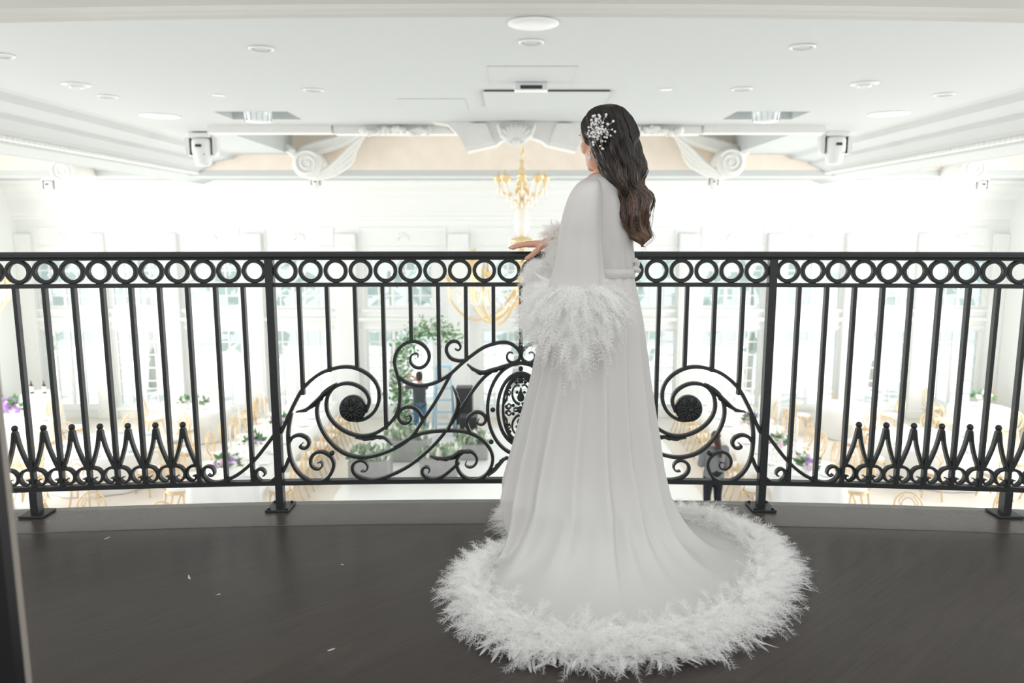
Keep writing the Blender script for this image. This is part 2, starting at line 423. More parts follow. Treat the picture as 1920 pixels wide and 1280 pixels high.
# side cornices running into the depth, with egg-and-dart row
for sg, nm in ((-1,'trim_4'),(1,'trim_5')):
    prof = [(6.3,CZ),(6.42,CZ-.02),(6.5,CZ-.07),(6.55,CZ-.1),(6.95,CZ-.17),(7.0,CZ-.23),(7.25,CZ-.33),(7.3,CZ-.37),(7.55,CZ-.42),(7.6,CZ-.47),(7.95,CZ-.56),(8.0,CZ-.58),(8.0,3.5),(6.3,3.5)]
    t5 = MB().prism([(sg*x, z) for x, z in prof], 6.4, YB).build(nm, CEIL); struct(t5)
    mb = MB()
    for i in range(95):
        y = 8.2+i*.128
        mb.sphere((sg*7.42, y, CZ-.405), (.075,.05,.05), 8, 6); mb.box((sg*7.42-.05, y+.055, CZ-.44),(sg*7.42+.05, y+.072, CZ-.36))
    mb.build('egg_and_dart_moulding', PLASTER, t5)
# frieze above the soffit
struct(MB().box((-13.6,18.0,2.55),(13.6,18.2,3.6)).build('trim_6', BEIGE))
# recess for the drop beside the frieze: corner blocks left out; back cornice
prof = [(YB,1.40),(YB-.10,1.42),(YB-.12,1.50),(YB-.2,1.53),(YB-.22,1.60),(YB-.24,1.95),(YB-.4,2.06),(YB-.42,2.16),(YB-.6,2.26),(YB-.62,2.34),(YB-.75,2.41),(YB,2.41)]
struct(MB().prism(prof, -13.5, 13.5, 'x').build('trim_7', WHITE))

# back wall with window openings
WX = [-12.28,-10.27,-8.24,-5.85,-3.09,.25,3.6,6.03,8.24,10.2,12.25]
WW = [1.5,1.45,1.6,1.7,1.9,2.2,1.9,1.7,1.6,1.45,1.4]
LZ = (-3.75,-1.55); UZ = (-.98,.40)
mb = MB(); y0, y1 = YB, YB+.3
for (z0, z1) in ((HZ,LZ[0]),(LZ[1],UZ[0]),(UZ[1],2.41)): mb.box((-13.6,y0,z0),(13.6,y1,z1))
for (z0, z1) in (LZ, UZ):
    x = -13.6
    for c, ww in zip(WX, WW): mb.box((x,y0,z0),(c-ww/2,y1,z1)); x = c+ww/2
    mb.box((x,y0,z0),(13.6,y1,z1))
struct(mb.build('wall_back', WHITE))
k = 0
for (z0, z1), rowsn in ((LZ, 6), (UZ, 4)):
    for c, ww in zip(WX, WW):
        k += 1
        fr = MB(); x0, x1 = c-ww/2, c+ww/2; b = .07
        fr.box((x0,YB+.05,z0),(x0+b,YB+.14,z1)); fr.box((x1-b,YB+.05,z0),(x1,YB+.14,z1)); fr.box((x0+b,YB+.052,z0),(x1-b,YB+.138,z0+b)); fr.box((x0+b,YB+.052,z1-b),(x1-b,YB+.138,z1))
        nc = max(4, round(ww/.36))
        for i in range(1, nc):
            xx = x0+ww*i/nc; t_ = .045 if i == nc//2 else .02; fr.box((xx-t_,YB+.07,z0+.03),(xx+t_,YB+.12,z1-.03))
        for i in range(1, rowsn):
            zz = z0+(z1-z0)*i/rowsn; fr.box((x0+.03,YB+.074,zz-.018),(x1-.03,YB+.116,zz+.018))
        w_ = struct(fr.build('window_%d' % k, WHITE))
        MB().box((x0+.02,YB+.09,z0+.02),(x1-.02,YB+.10,z1-.02)).build('pane', GLASS, w_)
        s_ = MB().box((x0-.08,YB-.08,z0-.09),(x1+.08,YB+.05,z0-.01), .01); s_.box((x0-.07,YB-.03,z1+.002),(x1+.07,YB+.001,z1+.10)); s_.build('window_casing', WHITE, w_)
# pilasters and wall panels
PX = [-13.2,-11.25,-9.27,-7.05,-4.5,-1.45,1.97,4.8,7.2,9.25,11.2,13.2]
for i, x in enumerate(PX):
    mb = MB(); hw = .27 if 3 <= i <= 8 else .2
    mb.box((x-hw,YB-.16,HZ+.25),(x+hw,YB,1.05), .02); mb.box((x-hw-.05,YB-.2,HZ),(x+hw+.05,YB,HZ+.25), .02); mb.box((x-hw+.07,YB-.175,HZ+.5),(x+hw-.07,YB-.155,.8), .008)
    struct(mb.build('trim_%d' % (8+i), WHITE))
for i in range(len(PX)-1):
    mb = MB(); x0, x1 = PX[i]+.33, PX[i+1]-.33
    for z0, z1 in ((.66,1.22),):
        for a, b in (((x0,YB-.03,z0),(x1,YB,z0+.05)),((x0,YB-.03,z1-.05),(x1,YB,z1)),((x0,YB-.03,z0+.051),(x0+.05,YB,z1-.051)),((x1-.05,YB-.03,z0+.051),(x1,YB,z1-.051))): mb.box(a, b)
        cx = (x0+x1)/2
        for q in range(5):
            a = PI*(.1+.8*q/4); mb.sphere((cx+.14*math.cos(a),YB-.015,.88+.14*math.sin(a)), (.05,.02,.07), 8, 6)
    struct(mb.build('trim_%d' % (20+i), WHITE))
struct(MB().box((-13.4,YB-.12,-1.32),(13.4,YB,-1.22), .015).build('trim_31', WHITE))
struct(MB().box((-13.4,YB-.05,HZ),(13.4,YB,HZ+.22), .01).build('baseboard_back', WHITE))
for sg, nm in ((-1,'left'),(1,'right')):
    mb = MB(); mb.box((min(sg*13.4,sg*13.6),5.0,HZ),(max(sg*13.4,sg*13.6),YB,3.5)); struct(mb.build('wall_'+nm, WHITE))
# leaf of the dark door beside the photographer
d1 = MB().box((-1.02,1.02,0),(-.735,1.04,2.3)).build('door_1', mat('dark_door_paint', (.008,.007,.009), .4, 0, .4, .1, 8)); struct(d1)
MB().box((-1.02,1.0405,0),(-.735,1.055,2.3), .002).build('door_edge', mat('beige_door_edge', (.34,.31,.27), .5, 0, .3, .1, 8), d1)
# trees outside the windows
PALEL = cloth_mat('pale_tree_leaf', (.50,.56,.53), .5)
for i in range(9):
    x = -16+4.0*i+R.uniform(-.2,.2); mb = MB(); zc = HZ+R.uniform(3.0,4.2)
    for q in range(70):
        u = Vector((R.gauss(0,1),R.gauss(0,1),R.gauss(0,1))).normalized()*R.uniform(.75,1.05)
        c = Vector((x+u.x*1.5, 24.5+u.y*1.2, zc+u.z*2.4)); t = Vector((R.gauss(0,1),R.gauss(0,1),R.gauss(0,1))).normalized(); n2 = t.orthogonal()
        mb.add([c, c+t*.35+n2*.22, c+t*.7, c+t*.35-n2*.22], [(0,1,2,3)])
    o = thing('garden_tree', 'leafy garden tree outside the hall window, %s' % ('far left','left','left of the centre','next to the centre on the left','in the middle','next to the centre on the right','right of the centre','right','far right')[i], 'tree', (x,24.5,HZ), 'trees in the garden outside the windows')
    mb.build('crown', PALEL, o, False); MB().tube([(x,24.5,HZ),(x+.1,24.5,HZ+1.5),(x,24.5,zc)], [.16,.12,.06], 10).build('trunk', mat('pale_bark', (.45,.43,.40), .8, 0, .2, .2, 6), o)
struct(MB().box((-30,YB+.3,HZ-.3),(30,34,HZ-.1)).build('ground', mat('garden_paving', (.80,.80,.77), .8, 0, .2, .1, 2)))

# ------------------------------------------------------------------ RAILING
def rs(px, py):                         # image point -> point of the railing surface
    Y = 3.03
    for _ in range(4):
        p = P(px, py, Y); Y = RY(p.x)
    return p
def rxz(x, z, dy=0): return Vector((x, RY(x)+dy, z))
rail = thing('railing', 'black wrought-iron balcony railing with scrollwork, rings and spear finials', 'railing', (XC, 3.05, 0))
def rb(mb, name): return mb.build(name, IRON, rail)
XS = [-2.62+5.3*i/60 for i in range(61)]
def sweep_rail(prof):
    mb = MB(); mb.grid([[rxz(x, z, d) for x in XS] for d, z in prof+prof[:1]], False, False)
    n = len(prof); m = len(XS)
    mb.add([rxz(XS[0], z, d) for d, z in prof], [tuple(range(n))]); mb.add([rxz(XS[-1], z, d) for d, z in prof], [tuple(range(n-1,-1,-1))])
    return mb
rb(sweep_rail([(-.028,1.052),(-.031,1.058),(-.031,1.068),(-.024,1.0765),(.024,1.0765),(.031,1.068),(.031,1.058),(.028,1.052)]), 'handrail')
rb(sweep_rail([(-.012,1.043),(-.012,1.053),(.012,1.053),(.012,1.043)]), 'handrail_bar')
rb(sweep_rail([(-.013,.935),(-.013,.951),(.013,.951),(.013,.935)]), 'middle_rail')
rb(sweep_rail([(-.016,.103),(-.016,.122),(.016,.122),(.016,.103)]), 'bottom_rail')
def bxk(k):                             # x of the k-th baluster
    s_ = 1 if k > 0 else -1; a = abs(k)
    return XC + s_*(a*.1127 if a <= 9 else 9*.1127+(a-9)*.109)
POSTX = [bxk(-9), bxk(9)]
for x in POSTX:
    y = RY(x); rb(MB().box((x-.016,y-.018,.006),(x+.016,y+.018,1.052), .002), 'post')
    mb = MB(); mb.box((x-.05,y-.06,0.002),(x+.05,y+.05,.012), .003)
    for a, b in ((-.036,-.046),(.036,-.046),(-.036,.036),(.036,.036)): mb.lathe([(.007,.012),(.007,.017),(0,.019)], (x+a,y+b,0), 8)
    rb(mb, 'base_plate')
for k in (-18, 18):
    x = bxk(k); y = RY(x); rb(MB().box((x-.016,y-.02,.006),(x+.016,y+.02,.105), .002), 'foot'); rb(MB().box((x-.05,y-.05,0.002),(x+.05,y+.05,.012), .003), 'base_plate')
# rings
def ring(x):
    n = 40; mb = MB(); c = .9995
    mb.bar([rxz(x+.0405*math.cos(2*PI*i/n), c+.0405*math.sin(2*PI*i/n)) for i in range(n)], .0145, .022, Vector((0,1,0)), True)
    mb.box((x-.010,RY(x)-.008,1.044),(x+.010,RY(x)+.008,1.050)); mb.box((x-.012,RY(x)-.008,.949),(x+.012,RY(x)+.008,.955))
    rb(mb, 'ring')
for i in range(10):
    for s_ in (-1, 1): ring(XC+s_*(.0485+.1003*i))
for i in range(12):
    ring(POSTX[0]-.061-.1003*i); ring(POSTX[1]+.061+.0985*i)
# balusters: bottoms follow the scrollwork in the middle panel
def baluster(x, z0):
    y = RY(x); rb(MB().box((x-.0078,y-.012,z0),(x+.0078,y+.012,.938), .0015), 'baluster')
BOT = {0:648, 1:646, 2:676, 3:714, 4:640, 5:803, 6:692, 7:695, 8:737}
for k in range(-22, 23):
    if abs(k) == 9: continue
    x = bxk(k)
    z0 = rs(978, BOT[abs(k)]).z if abs(k) < 9 else .12
    baluster(x, z0)
# scrollwork traced on the left half and mirrored about the middle of the railing
def scroll(px, w0=.0135, tap=.0, n=None, name='scroll', dy=0, mirror=True, tap0=0):
    pts = [rs(*p) for p in px]
    n = n or max(24, len(px)*6)
    q = cr_path(pts, n)
    for _ in range(3):
        q = [q[0]]+[(q[i-1]+q[i]*2+q[i+1])/4 for i in range(1, n-1)]+[q[-1]]
    for m_ in ((1,-1) if mirror else (1,)):
        pp = [rxz(p.x if m_ == 1 else 2*XC-p.x, p.z, dy) for p in q]
        ww = []
        for i in range(n):
            f = i/(n-1); w_ = w0
            if tap and f > 1-tap: w_ = w0*(1-.72*((f-(1-tap))/tap)**1.3)
            if tap0 and f < tap0: w_ = w0*(.28+.72*(f/tap0))
            ww.append(w_)
        mb = MB(); mb.bar(pp, ww, .024)
        rb(mb, name)
def ball(px, py, r=.0105):
    p = rs(px, py)
    for m_ in (1,-1):
        x = p.x if m_ == 1 else 2*XC-p.x
        rb(MB().sphere(rxz(x, p.z), r, 14, 10), 'ball')
A = [(527,811),(540,783),(552,757),(570,726),(597,702),(621,692),(647,687),(671,691),(695,705),(709,725),(711,749),(703,770),(688,783),(670,788),(653,784)]
B = [(686,772),(693,751),(686,734),(669,722),(650,718),(631,723),(617,737),(612,757),(616,777),(629,795),(647,808),(669,816),(690,816),(711,808),(732,792),(745,773),(750,749),(750,722),(746,704),(740,680),(744,660),(757,645),(774,639),(792,645),(804,660),(804,675),(796,686),(785,690),(775,686),(769,676),(771,666),(779,661),(786,665),(783,670)]
D = [(748,706),(763,717),(785,723),(807,720),(827,712),(845,700),(865,682),(882,668),(905,652),(927,644),(945,641),(960,645),(972,655),(976,666),(971,676),(961,680),(952,675),(950,666),(955,659),(962,662)]
E = [(875,675),(860,676),(845,671),(837,657),(840,645),(850,639),(860,642),(864,651),(859,657),(853,653)]
F = [(847,698),(820,747),(792,789),(775,815),(750,835),(716,850),(682,857),(649,851),(623,832),(603,804),(594,772),(600,745),(614,729),(632,720)]
G = [(740,838),(777,817),(800,810),(830,807),(857,807),(880,811),(902,822),(917,838),(924,857),(920,877),(907,893),(890,899),(872,895),(860,882),(856,866),(862,851),(877,845),(889,849),(895,861),(889,873),(879,876),(871,870),(875,864)]
H = [(861,866),(848,878),(830,892),(812,898),(797,893),(791,882),(798,874),(807,879),(803,886)]
I = [(972,681),(945,686),(920,697),(900,715),(880,742),(862,770),(840,802),(820,827),(795,851),(765,874),(735,889),(705,899),(685,898),(668,891),(660,876),(668,864),(682,863),(691,873),(686,884),(677,882)]
J = [(794,790),(789,776),(780,766),(767,762),(754,766),(747,778),(752,790),(762,793),(771,787),(770,778),(762,780)]
K = [(882,811),(875,793),(880,780),(892,772),(905,775),(911,784),(908,793),(900,796),(894,790),(899,785)]
M = [(546,775),(541,805),(541,830),(545,858),(556,881),(573,897),(594,903),(613,897),(624,881),(626,866),(618,853),(602,846),(588,851),(582,865),(588,877),(599,879),(606,871),(602,864),(596,867)]
Nn = [(542,829),(549,819),(562,815),(576,821),(580,831),(573,840),(562,837),(568,830)]
O = [(543,857),(537,872),(531,884)]
for c, tp in ((A,.0),(B,.12),(D,.14),(E,.35),(F,.0),(G,.16),(H,.3),(I,.14),(J,.3),(K,.35),(M,.2),(Nn,.3),(O,.0)): scroll(c, .0135, tp)
Pp = [(521,806),(491,846),(472,868),(448,888),(426,899),(406,904),(391,901),(381,889),(383,877),(392,873),(401,878),(403,888),(396,893),(391,888)]
Q = [(524,889),(510,901),(496,904),(484,897),(480,886),(487,878),(496,882),(498,890),(493,891)]
scroll(Pp, .0135, .2); scroll(Q, .0135, .3)
for b in ((623,849),(921,828),(924,768)): ball(*b)
rb(MB().sphere(rxz(XC, rs(978,691).z), .0105, 14, 10), 'ball')
# rosettes in the eyes of the large scrolls
pc = rs(662, 765)
for m_ in (1,-1):
    x = pc.x if m_ == 1 else 2*XC-pc.x; c = rxz(x, pc.z); mb = MB()
    mb.lathe([(0,-.030),(.012,-.030),(.045,-.027),(.053,-.022),(.056,-.010),(.056,.012),(.050,.020),(0,.022)], c, 36, 'y')
    for q in range(8):
        a = 2*PI*q/8+.2; Mr = Matrix.Rotation(-a, 3, 'Y')
        for off in (-.006,.006): mb.sphere(c+Mr @ Vector((.030,-.031,off)), (.017,.006,.0045), 10, 6, Mr)
        mb.sphere(c+Mr @ Vector((.046,-.027,0)), (.006,.006,.010), 8, 6, Mr)
    mb.sphere(c+Vector((0,-.034,0)), (.010,.008,.010), 12, 8)
    rb(mb, 'rosette')
# acanthus leaves
def leaf(px, wd, flip=1):
    q = cr_path([rs(*p) for p in px], 26)
    for m_ in (1,-1):
        mb = MB(); rows = []
        for i, p in enumerate(q):
            f = i/25; a = q[max(0,i-1)]; b = q[min(25,i+1)]; t = (b-a).normalized(); sd = t.cross(Vector((0,1,0))).normalized()*flip
            jag = 1-.45*((f*5.0) % 1.0)
            hw = wd*(math.sin(PI*min(1, .18+f*.80))**.8)*jag+.0025
            hi = wd*.35*math.sin(PI*min(1, .25+f*.7))+.0025
            row = []
            for u, dd in ((-hw,-.004),(-hw*.45,-.013),(0,-.017),(hi*.6,-.013),(hi,-.004),(hi,.008),(0,.012),(-hw,.008)):
                p2 = p+sd*(-u); x = p2.x if m_ == 1 else 2*XC-p2.x
                row.append(rxz(x, p2.z, dd-.006))
            rows.append(row)
        mb.grid(rows, True, False); mb.add(rows[-1], [tuple(range(8))]); rb(mb, 'acanthus_leaf')
leaf([(628,722),(610,735),(592,752),(575,766),(557,771)], .014, 1)
leaf([(668,818),(688,821),(706,818),(722,820),(736,833)], .010, -1)
leaf([(838,805),(848,785),(857,762),(856,742),(848,722)], .012, -1)
leaf([(945,687),(925,692),(905,697),(890,692),(876,682)], .013, 1)
leaf([(880,845),(862,846),(845,856),(822,858),(807,854)], .013, 1)
leaf([(915,890),(928,880),(940,866),(948,859),(961,859)], .011, 1)
# oval medallion
def oval(rx, rz, w_, d, name, cz=767, dy=0):
    c = rs(978, cz); n = 64
    mb = MB(); mb.bar([rxz(XC+rx*math.cos(2*PI*i/n), c.z+rz*math.sin(2*PI*i/n), dy) for i in range(n)], w_, d, Vector((0,1,0)), True)
    rb(mb, name)
U = 1/447.
oval(62*U, 88*U, .0135, .024, 'outer_oval'); oval(43*U, 69*U, .0135, .024, 'middle_oval'); oval(33*U, 65*U, .011, .03, 'medallion_rim')
mc = rs(978, 767); mb = MB()
def fil(pts, w_, mir=True):
    for sx in (1,-1):
        for sz in (1,-1):
            q = cr_path([rxz(XC+sx*a*U, mc.z+sz*b*U, -.004) for a, b in pts], 24)
            mb.bar(q, [w_*(1-.45*i/23) for i in range(24)], .02)
fil([(2,10),(9,14),(15,24),(15,38),(8,47),(2,45)], .011)
fil([(28,4),(22,2),(18,7),(22,11),(26,8)], .007)
fil([(31,12),(26,20),(25,34),(20,46),(11,56),(4,56),(4,50)], .008)
fil([(22,26),(19,32),(22,37),(25,32)], .005); fil([(2,62),(8,60),(12,54),(9,50)], .006); fil([(2,2),(10,3),(14,1)], .008)
fil([(0,18),(5,22),(3,30),(0,38)], .009)
for sz in (1,-1):
    for q in range(5): mb.sphere(rxz(XC, mc.z+sz*(20+q*4.5)*U, -.01), ((6-q)*U, .007, 4.5*U), 8, 6)
    mb.sphere(rxz(XC, mc.z+sz*56*U, -.008), (.012,.009,.014), 10, 8)
    for sx in (1,-1):
        for a, b, r_ in ((27,18,2.6),(24,30,3),(20,42,3),(27,6,3),(14,8,3.4),(8,52,3),(7,33,3)): mb.sphere(rxz(XC+sx*a*U, mc.z+sz*b*U, -.006), (r_*U, .008, r_*U), 8, 6)
mb.sphere(rxz(XC, mc.z, -.01), (.016,.012,.016), 12, 8)
rb(mb, 'filigree')
rb(MB().sphere(rxz(XC, rs(978,656).z), (.012,.012,.024), 12, 8), 'collar')
# spear finials between side balusters and curls at their feet
def finial(xa, xb):
    xm = (xa+xb)/2
    for x0, s_ in ((xa,1),(xb,-1)):
        mb = MB(); pts = cr_path([rxz(x0+s_*.006,.188),rxz(x0+s_*.024,.236),rxz(x0+s_*.040,.290),rxz(xm-s_*.004,.352)], 16)
        mb.bar(pts, .012, .022); rb(mb, 'spear_leg')
    mb = MB(); mb.prism([(xm-.0095,.31),(xm+.0095,.31),(xm+.0055,.360),(xm-.0055,.360)], RY(xm)-.010, RY(xm)+.010); mb.sphere(rxz(xm,.368), .0128, 16, 12); rb(mb, 'spear_finial')
def curl(x, s_):
    mb = MB(); pts = cr_path([rxz(x+s_*a, z) for a, z in ((.003,.194),(.020,.194),(.039,.186),(.0515,.166),(.049,.146),(.036,.131),(.022,.130),(.013,.139),(.016,.149),(.025,.150))], 30)
    mb.bar(pts, [.0115*(1-.7*max(0,(i-16)/13)) for i in range(30)], .022); rb(mb, 'curl')
for s_ in (-1, 1):
    for k in range(12, 22):
        xa, xb = sorted((bxk(s_*k), bxk(s_*(k+1)))); finial(xa, xb)
        if k > 12: curl(bxk(s_*k), -s_)
        curl(bxk(s_*k), s_)
    curl(bxk(s_*12), s_)

# ------------------------------------------------------------------ THINGS ON THE CEILING
def up(o): o.rotation_euler = (PI,0,0); return o
def ceil_light(px, py, r, label, kind='down', group=None):
    p = PZ(px, py, CZ)
    o = thing({'down':'ceiling_speaker','small':'downlight','eye':'eyeball_downlight','disc':'ceiling_disc'}[kind], label, {'down':'speaker','small':'light','eye':'light','disc':'speaker'}[kind], p, group)
    if kind == 'down':
        MB().lathe([(r*.8,-.004),(r*.82,-.02),(r*.97,-.012),(r,0),(r*.8,0)], p, 36).build('bezel', METALW, o)
        MB().lathe([(0,-.010),(r*.5,-.009),(r*.8,-.004),(r*.8,-.001),(0,-.001)], p, 36).build('grille', GRILLE, o)
    elif kind == 'small':
        MB().lathe([(r*.65,-.003),(r*.9,-.01),(r,0),(r*.65,0)], p, 28).build('bezel', METALW, o)
        MB().lathe([(0,-.012),(r*.4,-.01),(r*.65,-.002),(0,-.001)], p, 28).build('lens', LENSM, o)
    elif kind == 'eye':
        MB().lathe([(r*.6,-.01),(r*.64,-.025),(r*.95,-.012),(r,0),(r*.6,0)], p, 36).build('bezel', METALW, o)
        MB().lathe([(0,-.03),(r*.3,-.033),(r*.36,-.045),(r*.5,-.045),(r*.55,-.004),(0,-.002)], p, 32).build('swivel_lamp', METALW, o)
        MB().lathe([(0,-.040),(r*.34,-.036),(r*.34,-.03),(0,-.03)], p, 24).build('lens', LENSM, o)
    else:
        MB().lathe([(r*.94,-.012),(r,-.008),(r,0),(r*.94,0)], p, 44).build('rim', METALW, o)
        MB().lathe([(0,-.026),(r*.5,-.022),(r*.9,-.010),(r*.94,-.001),(0,-.001)], p, 44).build('cover', METALW, o)
    return o
for px, py, r, l in ((996,78,.125,'white round ceiling speaker in the middle, just in front of the big disc'),(490,90,.125,'white round ceiling speaker left of the centre, in the near row'),
    (1505,87,.125,'white round ceiling speaker right of the centre, in the near row'),(3,103,.125,'white round ceiling speaker cut by the left picture edge'),
    (203,180,.13,'white round ceiling speaker behind the left eyeball lamp'),(588,168,.13,'white round ceiling speaker above the left lamp recess'),
    (1391,166,.13,'white round ceiling speaker above the right lamp recess'),(1770,176,.13,'white round ceiling speaker far right beside the cornice')):
    ceil_light(px, py, r, l, 'down', 'round ceiling speakers')
ceil_light(410,178,.085,'small bright downlight left, between two round speakers','small'); ceil_light(1249,167,.085,'small bright downlight right of the ceiling hatch','small')
ceil_light(143,158,.165,'white swivelling eyeball downlight on the left ceiling','eye'); ceil_light(1621,156,.165,'white swivelling eyeball downlight on the right ceiling','eye')
ceil_light(1000,43,.22,'large flat white disc on the ceiling nearest the camera','disc'); ceil_light(300,217,.30,'large flat white disc on the ceiling at left','disc'); ceil_light(1666,213,.30,'large flat white disc on the ceiling at right','disc')
# hatches and the vent between them
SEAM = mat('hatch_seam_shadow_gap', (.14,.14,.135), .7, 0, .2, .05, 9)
def hatch(x0, x1, y0, y1, label, drop=.0):
    o = thing('ceiling_hatch', label, 'hatch', ((x0+x1)/2,(y0+y1)/2,CZ))
    z = CZ-drop
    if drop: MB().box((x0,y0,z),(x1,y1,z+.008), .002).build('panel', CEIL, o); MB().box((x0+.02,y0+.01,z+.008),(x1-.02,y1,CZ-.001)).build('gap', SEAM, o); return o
    MB().box((x0,y0,CZ-.006),(x1,y1,CZ-.001)).build('panel', CEIL, o)
    mb = MB(); t = .014
    for a in ((x0-t,y0-t,x1+t,y0),(x0-t,y1,x1+t,y1+t),(x0-t,y0,x0,y1),(x1,y0,x1+t,y1)): mb.box((a[0],a[1],CZ-.004),(a[2],a[3],CZ-.0005))
    mb.build('seam', GRILLE, o); return o
a = PZ(915,124,CZ); b = PZ(1071,160,CZ); hatch(a.x, b.x-.02, a.y, b.y, 'flush square ceiling hatch in the middle, nearer than the lowered panel')
a = PZ(905,168,CZ); b = PZ(1075,200,CZ); hatch(a.x, a.x+1.62, a.y, b.y, 'lowered white ceiling panel with a dark gap, in front of the shell ornament', .03)
a = PZ(745,185,CZ); b = PZ(878,207,CZ); hatch(a.x, b.x, a.y, b.y, 'flush ceiling hatch left of the lowered panel')
p = PZ(996,154,CZ); o = thing('ceiling_sensor', 'small boxy white sensor with a dark slot at the edge of the middle hatch', 'sensor', p)
MB().box((p.x-.20,p.y-.05,CZ-.10),(p.x+.20,p.y+.12,CZ-.006), .012).build('housing', METALW, o); MB().box((p.x-.13,p.y-.056,CZ-.085),(p.x+.13,p.y-.049,CZ-.045)).build('slot', DARKP, o)
# moving head lamps: a yoke on a base and a tapered head
def moving_head(p, s, label, grp='moving head lamps'):
    o = thing('moving_head_lamp', label, 'stage light', p, grp); p = Vector(p)
    q = lambda x, y, z: p+Vector((x,y,z))*s
    MB().box(q(-.2,-.16,-.09), q(.2,.16,0), .015*s).build('base', METALW, o)
    for sx in (-1,1): MB().prism([(p.x+sx*s*u, p.z+s*v) for u, v in ((.22,-.06),(.31,-.09),(.30,-.36),(.27,-.42),(.22,-.42),(.21,-.36))], p.y-.07*s, p.y+.07*s).build('yoke_arm', METALW, o)
    mb = MB(); mb.lathe([(0,-.02*s),(.17*s,-.02*s),(.195*s,-.08*s),(.195*s,-.25*s),(.15*s,-.46*s),(.12*s,-.52*s),(0,-.53*s)], q(0,0,-.08), 28)
    h = mb.build('head', METALW, o)
    MB().box(q(-.055,-.205,-.27), q(.055,-.185,-.22)).build('display', DARKP, h); MB().sphere(q(.09,-.178,-.40), .012*s, 8, 6).build('button', DARKP, h)
    for sx in (-1,1): MB().box(q(sx*.205-.006,-.08,-.40), q(sx*.205+.006,.08,-.1)).build('gap', DARKP, h)
    return o
moving_head(P(378,250,13.9), .95, 'white moving head lamp under the ceiling left of the drop beam'); moving_head(P(1567,247,13.9), .95, 'white moving head lamp under the ceiling right of the drop beam')
moving_head((P(592,327,18.2).x,18.2,2.41), .5, 'small white moving head lamp under the left volute'); moving_head((P(1338,325,18.2).x,18.2,2.41), .5, 'small white moving head lamp under the right volute')
moving_head((P(95,364,18.6).x,18.6,2.41), .66, 'white moving head lamp at the far left beneath the frieze'); moving_head((P(1838,358,18.6).x,18.6,2.41), .66, 'white moving head lamp at the far right beneath the frieze')
# recess lamps
for cx, nm in ((-3.9,'left'),(3.9,'right')):
    p = Vector((cx,11.85,CZ+.30)); o = thing('recess_lamp', 'clear drum lamp hanging in the %s square ceiling recess' % nm, 'light', p)
    MB().lathe([(.20,-.02),(.21,-.25),(.19,-.40),(.0,-.42)], p, 28).build('drum', LENSM, o)
    mb = MB()
    for q in range(14):
        a = 2*PI*q/14; mb.box((p.x+.2*math.cos(a)-.008,p.y+.2*math.sin(a)-.008,p.z-.40),(p.x+.2*math.cos(a)+.008,p.y+.2*math.sin(a)+.008,p.z-.05))
    mb.build('fins', METALW, o); MB().box((p.x-.09,p.y-.23,p.z-.28),(p.x+.09,p.y-.1,p.z-.02), .02).build('bracket', METALW, o)
    MB().box((p.x-.1,p.y-.1,p.z-.05),(p.x+.1,p.y+.1,p.z)).build('mount', METALW, o)
# keystone bay of the ceiling with its shell, garlands on the beam
mb = MB(); pts = [(806,228),(838,233),(858,252),(876,284),(930,272),(940,264),(958,258),(978,255),(998,258),(1016,264),(1026,272),(1080,284),(1098,252),(1118,233),(1150,228)]
poly = [(P(a,b,12.6).x, P(a,b,12.6).z) for a, b in pts]
mb.prism(poly[:5]+poly[5:], 12.6, 12.99)
for i0, i1 in ((2,4),):
    pass
key = mb.build('ceiling_keystone', PLASTER); tag(key, 'projecting plaster keystone bay in the middle of the drop beam', 'plaster ornament')
for sg in (-1,1):
    a, b, c, d = [P(978+sg*u, v, 12.58) for u, v in ((62,231),(0,231),(40,268),(100,281))]
    MB().prism([(P(978+sg*u,v,12.6).x,P(978+sg*u,v,12.6).z) for u, v in ((66,232),(96,232),(101,276),(52,268))], 12.53, 12.6).build('rib', PLASTER, key)
def shell(cx, py, Y, wd, ht, label):
    c = P(cx, py, Y); c.z = CZ-ht*.5-.03; o = thing('shell_ornament', label, 'plaster ornament', c)
    mb = MB()
    for i in range(9):
        a = -1.15+2.3*i/8; mb.tube([c+Vector((0,-.02,-ht*.5)), c+Vector((math.sin(a)*wd*.32,-.10,-ht*.5+math.cos(a)*ht*.5)), c+Vector((math.sin(a)*wd*.5,-.05,-ht*.5+math.cos(a)*ht*.95))], [.02,.045,.055], 8)
    mb.sphere(c+Vector((0,-.03,-ht*.5)), (.09,.08,.08), 12, 8); mb.build('shell', PLASTER, o)
    for sg in (-1,1):
        mb = MB(); mb.tube(cr_path([c+Vector((sg*wd*u,-.05,ht*v)) for u, v in ((.58,.45),(.5,.1),(.3,-.35),(.08,-.68))], 16), [.02+.03*math.sin(PI*i/15) for i in range(16)], 8); mb.build('scroll_arm', PLASTER, o)
    return o
shell(968,232,12.52,.52,.30,'carved plaster shell hanging from the middle of the ceiling edge')
def garland(cx, py, label):
    c = P(cx, py, 12.95); c.z = CZ-.085; mb = MB()
    for q in range(40):
        u = R.uniform(-.55,.55); mb.sphere(c+Vector((u,R.uniform(-.08,0),R.uniform(-.05,.02)+.02*math.cos(u*9))), (R.uniform(.04,.09),.04,R.uniform(.03,.06)), 8, 6, Matrix.Rotation(R.uniform(-.8,.8),3,'Y'))
    tag(mb.build('plaster_garland', PLASTER), label, 'plaster ornament')
garland(742,232,'carved leaf garland on the drop beam left of the keystone'); garland(1222,232,'carved leaf garland on the drop beam behind the bride')
